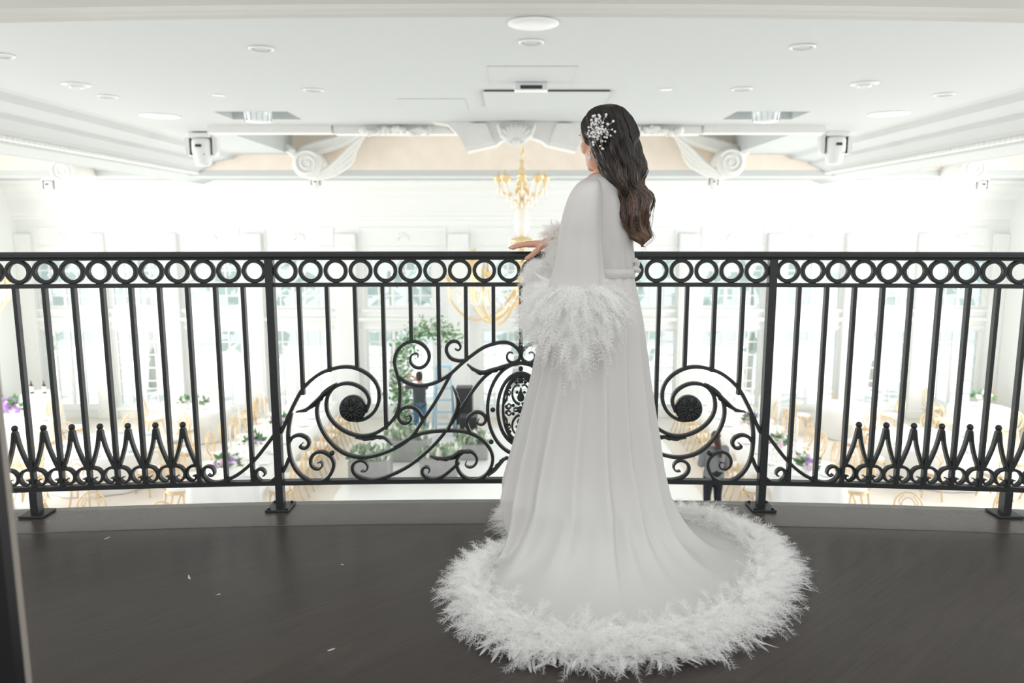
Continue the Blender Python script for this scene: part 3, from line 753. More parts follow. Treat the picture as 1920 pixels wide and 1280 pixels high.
# volute corbels in front of the frieze
def volute(px, py, Y, r, sg, label, arm=True):
    c = P(px, py, Y); o = thing('volute_corbel', label, 'plaster ornament', c)
    MB().lathe([(0,-.24),(r*.9,-.24),(r,-.2),(r,18.0-Y-.0),(0,18.0-Y)], c, 36, 'y').build('drum', PLASTER, o)
    pts = [c+Vector((sg*r*(.88-.80*i/50)*math.cos(2.3*2*PI*i/50+.5), -.25, r*(.88-.80*i/50)*math.sin(2.3*2*PI*i/50+.5))) for i in range(51)]
    MB().tube(pts, [r*.085*(1-.4*i/50) for i in range(51)], 8).build('spiral', PLASTER, o)
    if arm:
        k = r/.31
        path = cr_path([c+Vector((sg*u*k, .18, v*k)) for u, v in ((-.30,.20),(.15,.36),(.7,.52),(1.1,.72),(1.55,.78))], 30)
        mb = MB(); mb.bar(path, [.30*k*(1-.3*i/29) for i in range(30)], .30); mb.build('s_arm', PLASTER, o)
        mb = MB()
        for j in range(4):
            mb.tube(cr_path([c+Vector((sg*u*k, -.05-.02*j, v*k)) for u, v in ((.1,-.33+.03*j),(.5,-.22+.06*j),(.9,.02+.10*j),(1.05+.1*j,.35+.12*j))], 18), [.02+.035*math.sin(PI*min(1,.1+i/19)) for i in range(18)], 8)
        mb.build('acanthus_spray', PLASTER, o)
        mb = MB()
        for j in range(3): mb.tube(cr_path([c+Vector((-sg*u*k, -.02, v*k)) for u, v in ((.25,.12+.06*j),(.45,.28+.05*j),(.66,.33+.06*j))], 10), [.05,.06,.06,.055,.05,.045,.04,.03,.02,.01], 8)
        mb.build('leaf_tail', PLASTER, o)
    return o
volute(580,308,17.5,.33,1,'large plaster volute left of the chandelier, leaf spray towards the centre'); volute(1366,306,17.5,.33,-1,'large plaster volute right behind the bride, leaf spray towards the centre')
volute(128,322,17.4,.30,1,'plaster volute on the frieze at the far left', False); volute(1815,318,17.4,.30,-1,'plaster volute on the frieze at the far right', False)

# ------------------------------------------------------------------ CHANDELIERS
def chandelier(c, label):
    o = thing('chandelier', label, 'chandelier', c, 'gilded chandeliers'); c = Vector(c)
    MB().tube([c+Vector((.03*math.sin(i*1.3),.03*math.cos(i*1.3),3.55-.06*i)) for i in range(14)], .022, 6).build('chain', GOLD, o)
    prof = [(.0,2.75),(.05,2.72),(.03,2.6),(.09,2.5),(.05,2.35),(.12,2.25),(.06,2.1),(.05,1.95),(.20,1.92),(.22,1.88),(.06,1.85),(.09,1.6),(.11,1.45),(.07,1.25),(.05,1.2),(.24,1.15),(.26,1.08),(.06,1.0),(.07,.7),(.05,.5),(.14,.35),(.18,.15),(.10,.0),(.16,-.2),(.06,-.35),(.0,-.45)]
    MB().lathe(prof, c, 20).build('stem', GOLD, o)
    MB().lathe([(.06,1.84),(.13,1.72),(.17,1.5),(.13,1.3),(.06,1.2)], c, 20).build('crystal_drum', CRYST, o)
    def drops(zz, r, n, ln, nm):
        mb = MB()
        for i in range(n):
            a = 2*PI*i/n; x, y = r*math.cos(a), r*math.sin(a)
            mb.lathe([(0,0),(.012,-.02),(.022,-ln*.6),(.0,-ln)], c+Vector((x,y,zz)), 6)
        mb.build(nm, CRYST, o)
    for k in range(8):                 # upper crown of arms
        a = 2*PI*k/8; u = Vector((math.cos(a), math.sin(a), 0))
        ar = MB().tube(cr_path([c+Vector((0,0,2.2))+u*.06, c+u*.22+Vector((0,0,2.02)), c+u*.42+Vector((0,0,2.12)), c+u*.47+Vector((0,0,2.30))], 16), .02, 8).build('arm', GOLD, o)
        MB().lathe([(.0,2.28),(.05,2.29),(.10,2.36),(.12,2.40),(.02,2.42),(.02,2.5),(0,2.52)], c+u*.47, 12).build('candle_cup', GOLD, ar)
    drops(2.28,.50,20,.34,'upper_drops'); drops(2.1,.3,14,.3,'middle_drops'); drops(1.9,.21,12,.16,'collar_drops'); drops(1.1,.25,14,.18,'lower_collar_drops')
    for k in range(12):                # lower wide tier
        a = 2*PI*k/12; u = Vector((math.cos(a), math.sin(a), 0)); r_ = 1.5 if k % 2 == 0 else 1.15; z_ = .40 if k % 2 == 0 else .72
        ar = MB().tube(cr_path([c+Vector((0,0,.15))+u*.1, c+u*(r_*.35)+Vector((0,0,-.38)), c+u*(r_*.7)+Vector((0,0,-.52)), c+u*(r_*.97)+Vector((0,0,-.15)), c+u*r_+Vector((0,0,z_-.12))], 22), .026, 8).build('arm', GOLD, o)
        MB().lathe([(.0,-.02),(.06,0),(.13,.08),(.15,.13),(.035,.14),(.035,.32),(.0,.36)], c+u*r_+Vector((0,0,z_-.12)), 12).build('candle_cup', GOLD, ar)
        mb = MB()
        for j in range(6):
            b = 2*PI*j/6; mb.lathe([(0,0),(.014,-.03),(.022,-.16),(0,-.22)], c+u*r_+Vector((.12*math.cos(b),.12*math.sin(b),z_-.06)), 6)
        mb.build('cup_drops', CRYST, ar)
    for k in range(12):                # strings of beads between the arms
        mb = MB(); a0, a1 = 2*PI*k/12, 2*PI*(k+1)/12
        for i in range(9):
            f = i/8; a = a0+(a1-a0)*f; r_ = 1.3; mb.sphere(c+Vector((r_*math.cos(a), r_*math.sin(a), .30-.42*math.sin(PI*f))), .04, 8, 6)
        mb.tube([c+Vector((1.3*math.cos(a0+(a1-a0)*i/16), 1.3*math.sin(a0+(a1-a0)*i/16), .30-.42*math.sin(PI*i/16))) for i in range(17)], .012, 5); mb.build('bead_swag', CRYST, o)
    return o
ch = chandelier((0,0,0), 'tall gilded crystal chandelier hanging in the middle of the hall'); ch.location = P(978,552,15.5)
proto(ch)
dup(ch, (-11.6,15.5,P(10,560,15.5).z), 0, 'gilded chandelier at the left picture edge, mostly outside the picture', None, .72)

# ------------------------------------------------------------------ HALL FURNITURE
def make_chair():
    o = thing('dining_chair', 'x', 'chair', (0,0,0)); T = Vector
    MB().lathe([(.0,.43),(.19,.43),(.215,.44),(.215,.47),(.19,.48),(0,.48)], (0,0,0), 20).build('seat', GOLDW, o)
    MB().lathe([(.0,.48),(.18,.48),(.205,.50),(.195,.525),(.12,.54),(0,.545)], (0,0,0), 20).build('cushion', CUSH, o)
    for sx in (-1,1):
        MB().tube([T((sx*.15,.15,.44)),T((sx*.165,.17,.25)),T((sx*.19,.22,0))], [.02,.017,.013], 8).build('leg', GOLDW, o)
        MB().tube([T((sx*.14,-.17,.47)),T((sx*.155,-.19,.25)),T((sx*.18,-.27,0))], [.02,.018,.013], 8).build('leg', GOLDW, o)
    def hoop(rx, rz, zc, r, nm, nn=24):
        MB().tube([T((rx*math.cos(2*PI*i/nn), -.20-.12*((zc-.5)+rz*math.sin(2*PI*i/nn)), zc+rz*math.sin(2*PI*i/nn))) for i in range(nn)], r, 6, True).build(nm, GOLDW, o)
    hoop(.205,.245,.735,.015,'back_hoop'); hoop(.10,.150,.735,.011,'inner_hoop')
    for sx in (-1,1): MB().tube(cr_path([T((sx*.1,-.225,.72)),T((sx*.14,-.225,.80)),T((sx*.07,-.25,.93))],8), .010, 6).build('back_strip', GOLDW, o)
    return o
chair = make_chair(); proto(chair)
def glass_goblet():
    o = thing('wine_glass', 'x', 'glass', (0,0,0))
    MB().lathe([(.035,0),(.034,.004),(.005,.008),(.005,.08)], (0,0,0), 12).build('foot', CRYST, o)
    MB().lathe([(.005,.08),(.03,.10),(.038,.14),(.033,.18),(.031,.18),(.036,.14),(.028,.103),(0,.085)], (0,0,0), 12).build('bowl', CRYST, o); return o
goblet = glass_goblet(); proto(goblet)
plate = MB().lathe([(0,.004),(.08,.004),(.1,.012),(.135,.018),(.135,.022),(.1,.017),(.08,.010),(0,.010)], (0,0,0), 24).build('dinner_plate', CERAM); tag(plate, 'x', 'plate')
napkin = MB().box((-.045,-.09,0),(.045,.09,.015), .006).build('folded_napkin', mat('pale_blue_napkin', (.60,.68,.76), .8, 0, .2, .05, 20)); tag(napkin, 'x', 'napkin')
def holder():
    o = thing('candlestick', 'x', 'candlestick', (0,0,0))
    MB().lathe([(.05,0),(.05,.01),(.012,.03),(.010,.25),(.02,.27),(.012,.30),(.0,.30)], (0,0,0), 12).build('stand', CRYST, o)
    MB().lathe([(.011,.30),(.011,.60),(.004,.61),(0,.62)], (0,0,0), 10).build('candle', WHITEP, o); return o
cstick = holder(); proto(cstick)

def cloth_round(x, y, r, h, label, group=None, n=72):
    o = thing('round_table', label, 'table', (x,y,HZ), group)
    rows = []
    for q in (0,.35,.7,.96): rows.append([Vector((x+r*q*math.cos(2*PI*k/n), y+r*q*math.sin(2*PI*k/n), HZ+h)) for k in range(n)])
    for d, amp in ((.02,0),(.15,.25),(.45,.7),(h-.01,1)):
        rows.append([Vector((x+(r+.015+.06*d/h+.028*amp*math.sin(k*2*PI/n*13)+.012*amp*math.sin(k*2*PI/n*29+1))*math.cos(2*PI*k/n), y+(r+.015+.06*d/h+.028*amp*math.sin(k*2*PI/n*13)+.012*amp*math.sin(k*2*PI/n*29+1))*math.sin(2*PI*k/n), HZ+h-d)) for k in range(n)])
    MB().grid(rows, True).build('tablecloth', LINEN, o)
    MB().lathe([(.30,.0),(.30,.03),(.05,.06),(.05,h-.03),(r*.9,h-.025),(r*.9,h-.01),(0,h-.01)], (x,y,HZ), 20).build('table_base', GOLDW, o)
    return o
def flowers(x, y, z, s, cols, label, name='flower_arrangement', vase=CERAM):
    o = thing(name, label, 'flowers', (x,y,z)); c = Vector((x,y,z))
    MB().lathe([(.05*s,0),(.09*s,.06*s),(.10*s,.14*s),(.07*s,.20*s),(0,.19*s)], c, 16).build('vase', vase, o)
    mb = MB()
    for i in range(70):
        d = Vector((R.gauss(0,1),R.gauss(0,1),abs(R.gauss(0,.8))+.2)).normalized(); b = c+Vector((0,0,.2*s))+d*R.uniform(.05,.16)*s; t = (d+Vector((R.uniform(-.5,.5),R.uniform(-.5,.5),R.uniform(-.3,.3)))).normalized(); n_ = t.orthogonal().normalized()
        L = R.uniform(.08,.2)*s; mb.add([b, b+t*L*.5+n_*L*.2, b+t*L, b+t*L*.5-n_*L*.2], [(0,1,2,3)])
    mb.build('foliage', LEAF, o, False)
    for i in range(13):
        d = Vector((R.gauss(0,1),R.gauss(0,1)-.4,abs(R.gauss(0,.7))+.25)).normalized(); b = c+Vector((0,0,.2*s))+d*R.uniform(.13,.2)*s
        mb = MB(); mb.sphere(b, R.uniform(.04,.065)*s, 10, 7)
        for q in range(6):
            a = Vector((R.gauss(0,1),R.gauss(0,1),R.gauss(0,1))).normalized(); mb.sphere(b+a*.03*s, .034*s, 8, 6)
        mb.build('blossom', cols[i % len(cols)], o)
    return o
def set_round(nm, x, y, r, n, ph, label, chairl, dress=True):
    cloth_round(x, y, r, .75, label, 'round banquet tables')
    for k in range(n):
        a = ph+2*PI*k/n; rr = r+.42
        dup(chair, (x+rr*math.cos(a), y+rr*math.sin(a), HZ), a+PI/2, chairl, 'chairs around the table '+nm)
        if dress:
            dup(plate, (x+(r-.2)*math.cos(a), y+(r-.2)*math.sin(a), HZ+.752), a, 'white plate on the round table '+nm, 'plates on the table '+nm)
            dup(napkin, (x+(r-.2)*math.cos(a), y+(r-.2)*math.sin(a), HZ+.776), a, 'blue napkin on the round table '+nm, 'napkins on the table '+nm)
            for d_ in (.12,.42): dup(goblet, (x+(r-.42)*math.cos(a+d_), y+(r-.42)*math.sin(a+d_), HZ+.752), 0, 'stemmed glass on the round table '+nm, 'glasses on the table '+nm)
TB = [('in the left foreground row',-8.5,15.2,1.1,8,.2,True),('beside the far left wall',-11.55,16.9,.78,6,.5,True),('with bud vases left of the long table',-7.9,18.45,.72,4,.1,False),
      ('in the right foreground row',9.0,15.5,1.1,8,.3,True),('behind the right foreground table',8.6,18.7,.72,4,.0,False),('beside the far right wall',11.9,18.5,.72,5,.9,False),
      ('cut off by the right picture edge',11.2,13.2,.8,6,.35,True),('cut off by the left picture edge',-9.6,12.2,.85,6,.1,True)]
for nm, x, y, r, n, ph, dr in TB:
    set_round(nm, x, y, r, n, ph, 'round table under a white cloth, '+nm, 'gilded hoop-back chair at the round table '+nm, dr)
flowers(-11.7,16.9,HZ+.752,1.5,(PURPLE,PINKP,WHITEP,PURPLE),'purple and pink flower arrangement on the far left round table')
flowers(11.9,18.45,HZ+.752,1.1,(WHITEP,WHITEP,LEAFP),'green and white flower arrangement on the far right round table')
for i, (dx, dy) in enumerate(((-.3,-.1),(.15,-.2))): flowers(-7.9+dx,18.45+dy,HZ+.752,.8,(WHITEP,LEAFP),('left','right')[i]+' one of two small bud vases on the table left of the long table', 'bud_vase', CRYST)
# high bar table with two bottles
o = cloth_round(-12.1,18.75,.42,1.08,'tall round bar table under a white cloth at the left wall')
for i, dx in enumerate((-.15,.17)):
    b = thing('wine_bottle', ('left','right')[i]+' one of two dark bottles with white labels on the bar table', 'bottle', (-12.1+dx,18.65,HZ+1.082)); c = Vector(b.location)
    MB().lathe([(0,0),(.042,0),(.042,.2),(.015,.26),(.014,.32),(0,.325)], c, 16).build('bottle_glass', DARKP, b); MB().lathe([(.043,.04),(.0435,.05),(.0435,.17),(.043,.18)], c, 16).build('bottle_label', WHITEP, b)
# two long tables
for sg, xc, nm in ((-1,-5.2,'left'),(1,5.38,'right')):
    o = thing('long_table', 'long banquet table under a white cloth, %s of the dance floor' % nm, 'table', (xc,16,HZ)); n = 40
    y0, y1, hw, h = 12.9, 19.2, .62, .75
    per = [(xc-hw+2*hw*i/12, y0) for i in range(12)]+[(xc+hw, y0+(y1-y0)*i/60) for i in range(60)]+[(xc+hw-2*hw*i/12, y1) for i in range(12)]+[(xc-hw, y1-(y1-y0)*i/60) for i in range(60)]
    rows = [[Vector((xc+(a-xc)*.5, 16+(b-16)*.9, HZ+h)) for a, b in per], [Vector((a,b,HZ+h)) for a, b in per]]
    for d, am in ((.03,0),(.3,.5),(h-.01,1)):
        rows.append([Vector((a+math.copysign(.02+.05*am,a-xc)*(1 if abs(abs(a-xc)-hw) < .02 else 0)+.02*am*math.sin(i*.9), b+(math.copysign(.03+.03*am,b-16) if (b in (y0,y1)) else 0)+.02*am*math.sin(i*1.3), HZ+h-d)) for i, (a, b) in enumerate(per)])
    mb = MB(); mb.grid(rows, True); mb.add(rows[0], [tuple(range(len(per)))]); mb.build('tablecloth', LINEN, o)
    for yy in (y0+.3, 16, y1-.3): MB().box((xc-.45,yy-.05,HZ),(xc+.45,yy+.05,HZ+h-.02)).build('trestle', GOLDW, o)
    for side, sl in ((-sg,'dance floor'),(sg,'wall')):
        for k in range(9):
            y = 13.2+.7*k
            dup(chair, (xc+side*(hw+.33), y, HZ), PI/2 if side > 0 else -PI/2, 'gilded hoop-back chair on the %s side of the %s long table' % (sl, nm), 'chairs on the %s side of the %s long table' % (sl, nm))
            dup(plate, (xc+side*.42, y, HZ+.752), 0, 'white dinner plate on the %s side of the %s long table' % (sl, nm), 'plates on the %s side of the %s long table' % (sl, nm))
            for d_ in (-.12,.12): dup(goblet, (xc+side*.24, y+d_+.2, HZ+.752), 0, 'stemmed glass on the %s side of the %s long table' % (sl, nm), 'glasses on the %s side of the %s long table' % (sl, nm))
    for k in range(22):
        if k in (0,4,5,10,11): continue
        dup(cstick, (xc+R.uniform(-.1,.1), 13.3+.265*k, HZ+.752), 0, 'tall clear candlestick with a white candle along the middle of the %s long table' % nm, 'candlesticks on the %s long table' % nm, R.uniform(1.1,2.0))
    for k, y in enumerate((13.1, 14.5, 16.2)): flowers(xc+R.uniform(-.05,.05), y, HZ+.752, 1.05, (PURPLE,PINKP,WHITEP), ('nearest','middle','farthest')[k]+' purple and white flower arrangement on the %s long table' % nm)
for x, y, rz, l in ((-5.55,11.5,.1,'gilded hoop-back chair standing alone in front of the left long table'),(-7.0,11.9,.5,'gilded hoop-back chair turned towards the left foreground'),(6.6,11.9,-.5,'gilded hoop-back chair beside the near end of the right long table'),(8.0,12.1,.6,'gilded hoop-back chair standing alone in the right foreground'),(9.3,12.3,.0,'gilded hoop-back chair by the right table cut off by the picture')):
    dup(chair, (x,y,HZ), rz, l)
# stage side: lounge planters with greenery, the flower arch, ladder, speakers
def planter(x, y, wd, dp, h, label):
    o = thing('planter', label, 'planter', (x,y,HZ+.02)); z = HZ+.02
    MB().box((x-wd/2,y-dp/2,z),(x+wd/2,y+dp/2,z+h), .03).build('trough', GREYB, o); mb = MB(); m2 = MB()
    for i in range(140):
        b = Vector((x+R.uniform(-.5,.5)*wd, y+R.uniform(-.5,.5)*dp, z+h)); t = Vector((R.gauss(0,.6),R.gauss(0,.6),1)).normalized(); n_ = t.orthogonal().normalized(); L = R.uniform(.12,.34)
        (m2 if i % 3 == 0 else mb).add([b, b+t*L*.5+n_*L*.22, b+t*L, b+t*L*.5-n_*L*.22], [(0,1,2,3)])
    mb.build('foliage', LEAFP, o, False); m2.build('white_blossom', WHITEP, o, False)
for a in ((-3.0,15.3,.85,.6,.42,'grey planter trough of greenery nearest the left chairs'),(-2.35,16.6,.95,.7,.5,'grey planter trough in the middle behind the scrollwork'),(-1.55,15.5,.8,.6,.4,'grey planter trough left of the medallion'),(-.9,16.7,.7,.6,.36,'small grey planter trough under the medallion')): planter(*a)
def arch():
    x, y = -2.75, 18.6; z = HZ+.02; o = thing('flower_arch', 'green leafy wedding arch with a garland, left of the man', 'arch', (x,y,z))
    MB().tube(cr_path([(x,y,z),(x-.05,y,z+1.5),(x+.15,y,z+2.4),(x+.7,y,z+2.75),(x+1.35,y,z+2.6)], 24), .03, 8).build('arch_frame', WHITE, o)
    path = cr_path([(x,y,z),(x-.05,y,z+1.5),(x+.15,y,z+2.4),(x+.7,y,z+2.75),(x+1.35,y,z+2.5)], 60)
    for nm, m_, cnt, rad in (('foliage',LEAF,900,.24),('pale_foliage',LEAFP,350,.27),('blossom_spray',WHITEP,160,.24)):
        mb = MB()
        for i in range(cnt):
            c = R.choice(path)+Vector((R.gauss(0,1),R.gauss(0,1),R.gauss(0,1)))*rad*.55; t = Vector((R.gauss(0,1),R.gauss(0,1),R.gauss(0,1))).normalized(); n_ = t.orthogonal().normalized(); L = R.uniform(.07,.16)
            mb.add([c, c+t*L*.5+n_*L*.25, c+t*L, c+t*L*.5-n_*L*.25], [(0,1,2,3)])
        mb.build(nm, m_, o, False)
arch()
BLUEM = mat('pale_blue_ladder', (.45,.66,.80), .4, 0, .4, .05, 8)
x, y, z = -1.75, 18.75, HZ+.02; o = thing('step_ladder', 'pale blue step ladder standing right of the man', 'ladder', (x,y,z))
for sx in (-1,1):
    MB().tube([(x+sx*.28,y-.3,z),(x+sx*.17,y,z+1.75)], .03, 6).build('rail', BLUEM, o); MB().tube([(x+sx*.26,y+.4,z),(x+sx*.17,y+.05,z+1.72)], .022, 6).build('rear_leg', BLUEM, o)
for k in range(5): MB().box((x-.25+.02*k,y-.3+.056*k,z+.28+.3*k),(x+.25-.02*k,y-.18+.056*k,z+.31+.3*k)).build('step', BLUEM, o)
MB().box((x-.2,y-.08,z+1.72),(x+.2,y+.14,z+1.78)).build('top_cap', BLUEM, o)
for px, py, h, l in ((856,802,.55,'black loudspeaker box on the floor behind the iron scrollwork'),(866,808,.4,'low black case beside the loudspeaker')):
    p = PZ(px, py, HZ+.02); p.y = 18.6 if h > .5 else 17.6; p.x += .25; o = thing('loudspeaker' if h > .5 else 'equipment_case', l, 'equipment', p)
    MB().box((p.x-.2,p.y-.2,p.z),(p.x+.22,p.y+.2,p.z+(1.25 if h > .5 else .75)), .02).build('cabinet', DARKP, o); MB().box((p.x-.17,p.y-.215,p.z+.05),(p.x+.19,p.y-.2,p.z+.3)).build('front_grille', GRILLE, o)

# ------------------------------------------------------------------ THE BRIDE
AL = math.radians(35)
FV = Vector((-math.sin(AL), math.cos(AL), 0)); LV = Vector((-math.cos(AL), -math.sin(AL), 0)); UV = Vector((0,0,1))
HC = Vector((.336, 2.70, 1.485))
BX, BY = .33, 2.70
ROT = Matrix((( -LV.x, FV.x, 0), (-LV.y, FV.y, 0), (0,0,1)))        # local (right, forward, up) -> world
def H(r, f, u): return HC + ROT @ Vector((r, f, u))
def hand_shapes(wr, fwd, nrm, side, s=1.0, bend=.25, thumb_down=.5, spread=.012, fat=1.0):
    """wrist, direction of the fingers, back-of-hand normal, thumb side; five fingers of unequal length"""
    out = []; wr = Vector(wr); fwd = fwd.normalized(); nrm = nrm.normalized(); side = side.normalized()
    kn = []
    for i, (o_, l0) in enumerate(((.028,.072),(.010,.076),(-.009,.072),(-.026,.064))):
        k = wr + fwd*l0*s + side*o_*s + nrm*(.004 if i in (1,2) else 0)*s; kn.append(k)
        out.append(('c', wr+side*o_*.55*s, .013*s, k, .0105*s))
    out.append(('c', kn[0], .0105*s, kn[3], .0095*s)); out.append(('c', wr+side*.012*s, .014*s, wr-side*.012*s, .014*s))
    tips = []
    for i, L in enumerate((.070,.078,.072,.056)):
        p = kn[i]; d = (fwd + side*(1.5-i)*spread*4).normalized(); r_ = (.0088,.009,.0085,.0075)[i]*s
        for j, (fr, bn) in enumerate(((.45,bend*.5),(.32,bend),(.23,bend))):
            d = (d - nrm*math.sin(bn*.6)).normalized(); q = p + d*L*fr*s
            out.append(('c', p, r_*(1-.10*j), q, r_*(1-.10*(j+1)))); p = q
        tips.append((p.copy(), d.copy(), r_))
    p = wr + side*.020*s + fwd*.012*s; d = (fwd*.55+side*.75-nrm*thumb_down).normalized()
    for j, (L, r_) in enumerate(((.040,.0125),(.032,.0105),(.026,.009))):
        q = p + d*L*s; out.append(('c', p, r_*s, q, r_*.88*s)); p = q; d = (d*.75+fwd*.45-nrm*thumb_down*.25).normalized()
    tips.append((p.copy(), d.copy(), .009*s))
    out = [('c', q[1], q[2]*fat, q[3], q[4]*fat) for q in out]
    return out, tips
S = []
S.append(('s', H(0,-.012,.012), (.074,.096,.089), ROT)); S.append(('s', H(0,.030,-.040), (.060,.064,.080), ROT))
S.append(('s', H(0,.052,-.078), (.040,.046,.032), ROT)); S.append(('s', H(0,.078,-.100), (.020,.018,.014), ROT))       # jaw, chin
S.append(('c', H(0,.088,.004), .008, H(0,.100,-.034), .009)); S.append(('s', H(0,.094,-.038), (.015,.010,.008), ROT))     # nose
S.append(('s', H(0,.072,.022), (.050,.026,.030), ROT)); S.append(('s', H(0,.088,-.064), (.022,.010,.009), ROT)); S.append(('s', H(0,.088,-.073), (.020,.010,.008), ROT))
for sx in (-1,1):
    S.append(('s', H(sx*.037,.060,-.030), (.027,.029,.030), ROT)); S.append(('s', H(sx*.046,.052,.012), (.026,.030,.034), ROT)); S.append(('s', H(sx*.033,.082,.016), (.024,.012,.008), ROT))
    ear = H(sx*.078,-.012,-.015); Me = ROT @ Matrix.Rotation(sx*.35, 3, 'Z') @ Matrix.Rotation(-.2, 3, 'X')
    S.append(('s', ear, (.010,.020,.034), Me)); S.append(('s', H(sx*.077,-.002,-.044), (.008,.010,.012), ROT))
nk = H(0,-.028,-.10); chest = Vector((BX+.0, BY, 1.30))
S.append(('c', H(0,-.025,-.05), .055, nk+Vector((0,0,-.02)), .046)); S.append(('c', nk+Vector((0,0,-.02)), .046, chest, .058))
shL = Vector((.255, 2.615, 1.275)); shR = Vector((.43, 2.82, 1.275))
S.append(('c', chest, .06, shL, .045)); S.append(('c', chest, .06, shR, .045))
for a, ra, b, rb_ in (((BX,BY,1.28),.095,(BX+.02,BY,1.12),.088),((BX+.02,BY,1.12),.088,(BX+.02,BY,1.01),.078),((BX+.02,BY,1.01),.078,(BX+.0,BY,.86),.105),
    ((BX-.04,BY-.05,.82),.075,(BX-.04,BY-.04,.45),.055),((BX+.05,BY+.05,.82),.075,(BX+.05,BY+.05,.45),.055),((BX-.04,BY-.04,.45),.055,(BX-.04,BY-.04,.07),.035),((BX+.05,BY+.05,.45),.055,(BX+.05,BY+.05,.07),.035),
    ((BX-.03,BY-.05,.05),.03,(BX-.11,BY+.05,.03),.022),((BX+.06,BY+.04,.05),.03,(BX-.02,BY+.14,.03),.022)):
    S.append(('c', a, ra, b, rb_))
elL = Vector((.215,2.575,1.06)); wrL = Vector((.165,2.62,.865)); elR = Vector((.36,2.93,1.10)); wrR = Vector((.134,2.985,1.109))
S += [('c', shL, .044, elL, .034), ('c', elL, .034, wrL, .022), ('c', shR, .044, elR, .034), ('c', elR, .034, wrR, .021)]
hs, tipsR = hand_shapes(wrR, Vector((-1,.16,-.05)), Vector((.05,0,1)), Vector((-.1,-1,0)), .93, .24, .75, .010, 1.22)
S += hs
hs2, tipsL = hand_shapes(wrL, Vector((-.25,.3,-1)), Vector((-.8,-.5,.1)), Vector((-.4,.8,0)), .92, .35, .3); S += hs2
bride = blob('bride', S, .0034, SKIN, None, 5)
tag(bride, 'bride seen from behind in a long white robe with feather trim, hand on the railing', 'person')
bride.data.polygons.foreach_set('use_smooth', [True]*len(bride.data.polygons))
# eyes, lashes, brows, lips, nails
EYEW = mat('eye_white', (.8,.78,.75), .2); LASH = mat('dark_lash', (.01,.008,.008), .5); LIPS = mat('rose_lip', (.50,.16,.15), .35); NAIL = mat('pale_pink_nail', (.86,.68,.62), .2)
for sx in (-1,1):
    e = MB().sphere(H(sx*.033,.083,.004), .0125, 14, 10).build('eye', EYEW, bride); MB().sphere(H(sx*.034,.0925,.004), .0055, 10, 8).build('iris', LASH, e)
    mb = MB()
    for i in range(9):
        u = -.016+.004*i; mb.tube([H(sx*(.033+u),.094-.3*abs(u),.010), H(sx*(.033+u*1.15),.106-.3*abs(u),.015)], [.0009,.0002], 4)
    mb.build('eyelash', LASH, bride)
    MB().tube(cr_path([H(sx*.014,.094,.022),H(sx*.034,.094,.030),H(sx*.054,.078,.024)], 10), [.002+.0015*math.sin(PI*i/9) for i in range(10)], 6).build('eyebrow', LASH, bride)
MB().sphere(H(0,.094,-.068), (.019,.008,.009), 14, 8, ROT).build('lips', LIPS, bride)
for p, d, r_ in tipsR:
    M_ = Matrix((d, d.cross(Vector((0,0,1))).normalized(), Vector((0,0,1)))).transposed()
    MB().sphere(p+d*r_*.35+Vector((0,0,r_*.45)), (.0085,.0055,.0035), 10, 6, M_).build('fingernail', NAIL, bride)
n = 26; c = wrR+Vector((-.012,0,.0)); MB().tube([c+Vector((.004*math.sin(2*PI*i/n),.021*math.cos(2*PI*i/n),.019*math.sin(2*PI*i/n))) for i in range(n)], .0028, 6, True).build('bracelet', ROSEG, bride)
# --- robe: rings from the neck to the hip, then the skirt spreading over the floor into the train
def wob(x, y, z): return noise.noise(Vector((x,y,z)))
NP = 160
TOP = [(326,1114,1143,.045),(331,1104,1152,.062),(337,1092,1161,.080),(347,1080,1171,.098),(363,1071,1178,.108),(400,1066,1182,.115),(450,1064,1186,.115),(490,1066,1189,.105),(510,1068,1187,.098),(530,1060,1190,.112),(560,1045,1196,.135),(600,1028,1202,.155),(650,1010,1206,.165)]
LOW = [  # z, xl, xr (image), near, far
 (700,1000,1209,.175,.150),(760,986,1214,.190,.155),(820,972,1219,.215,.16),(870,960,1224,.25,.165),(910,950,1231,.30,.17)]
ring_rows = []
def add_ring(py, xl, xr, bn, bf):
    a, b = P(xl,py,BY), P(xr,py,BY); ring_rows.append((a.z, (a.x+b.x)/2, (b.x-a.x)/2, bn, bf))
for py, xl, xr, b in TOP: add_ring(py, xl, xr, b, b)
for py, xl, xr, bn, bf in LOW: add_ring(py, xl, xr, bn, bf)
OUT = [(1225,938),(1300,948),(1375,960),(1425,980),(1470,1004),(1500,1037),(1508,1075),(1500,1112),(1476,1148),(1428,1186),(1360,1212),(1280,1232),(1180,1243),(1090,1241),(1010,1231),(948,1215),(895,1188),(856,1155),(832,1115),(838,1088),(860,1064),(908,1044),(962,1022),(968,1000),(938,985),(922,960),(930,945),(1000,940),(1100,938),(1180,937)]
ZE = .035
OC = Vector((.34, 2.66, 0))
outp = []
for px, py in OUT:
    p = PZ(px, py, .05 if py > 1000 else .06); outp.append((math.atan2(p.y-OC.y, p.x-OC.x), min((p-OC).xy.length, 99), p))
outp = sorted([(a, r_) for a, r_, p in outp])
def rad_out(phi):
    phi = (phi+PI) % (2*PI)-PI
    t = [(outp[-1][0]-2*PI, outp[-1][1])]+outp+[(outp[0][0]+2*PI, outp[0][1])]
    r_ = lerp_tab(t, phi)[0]
    y = OC.y+r_*math.sin(phi)
    if y > 2.985: r_ = (2.985-OC.y)/math.sin(phi)
    return r_
def edge(phi, back=0): r_ = rad_out(phi)-back; return OC+Vector((r_*math.cos(phi), r_*math.sin(phi), 0))
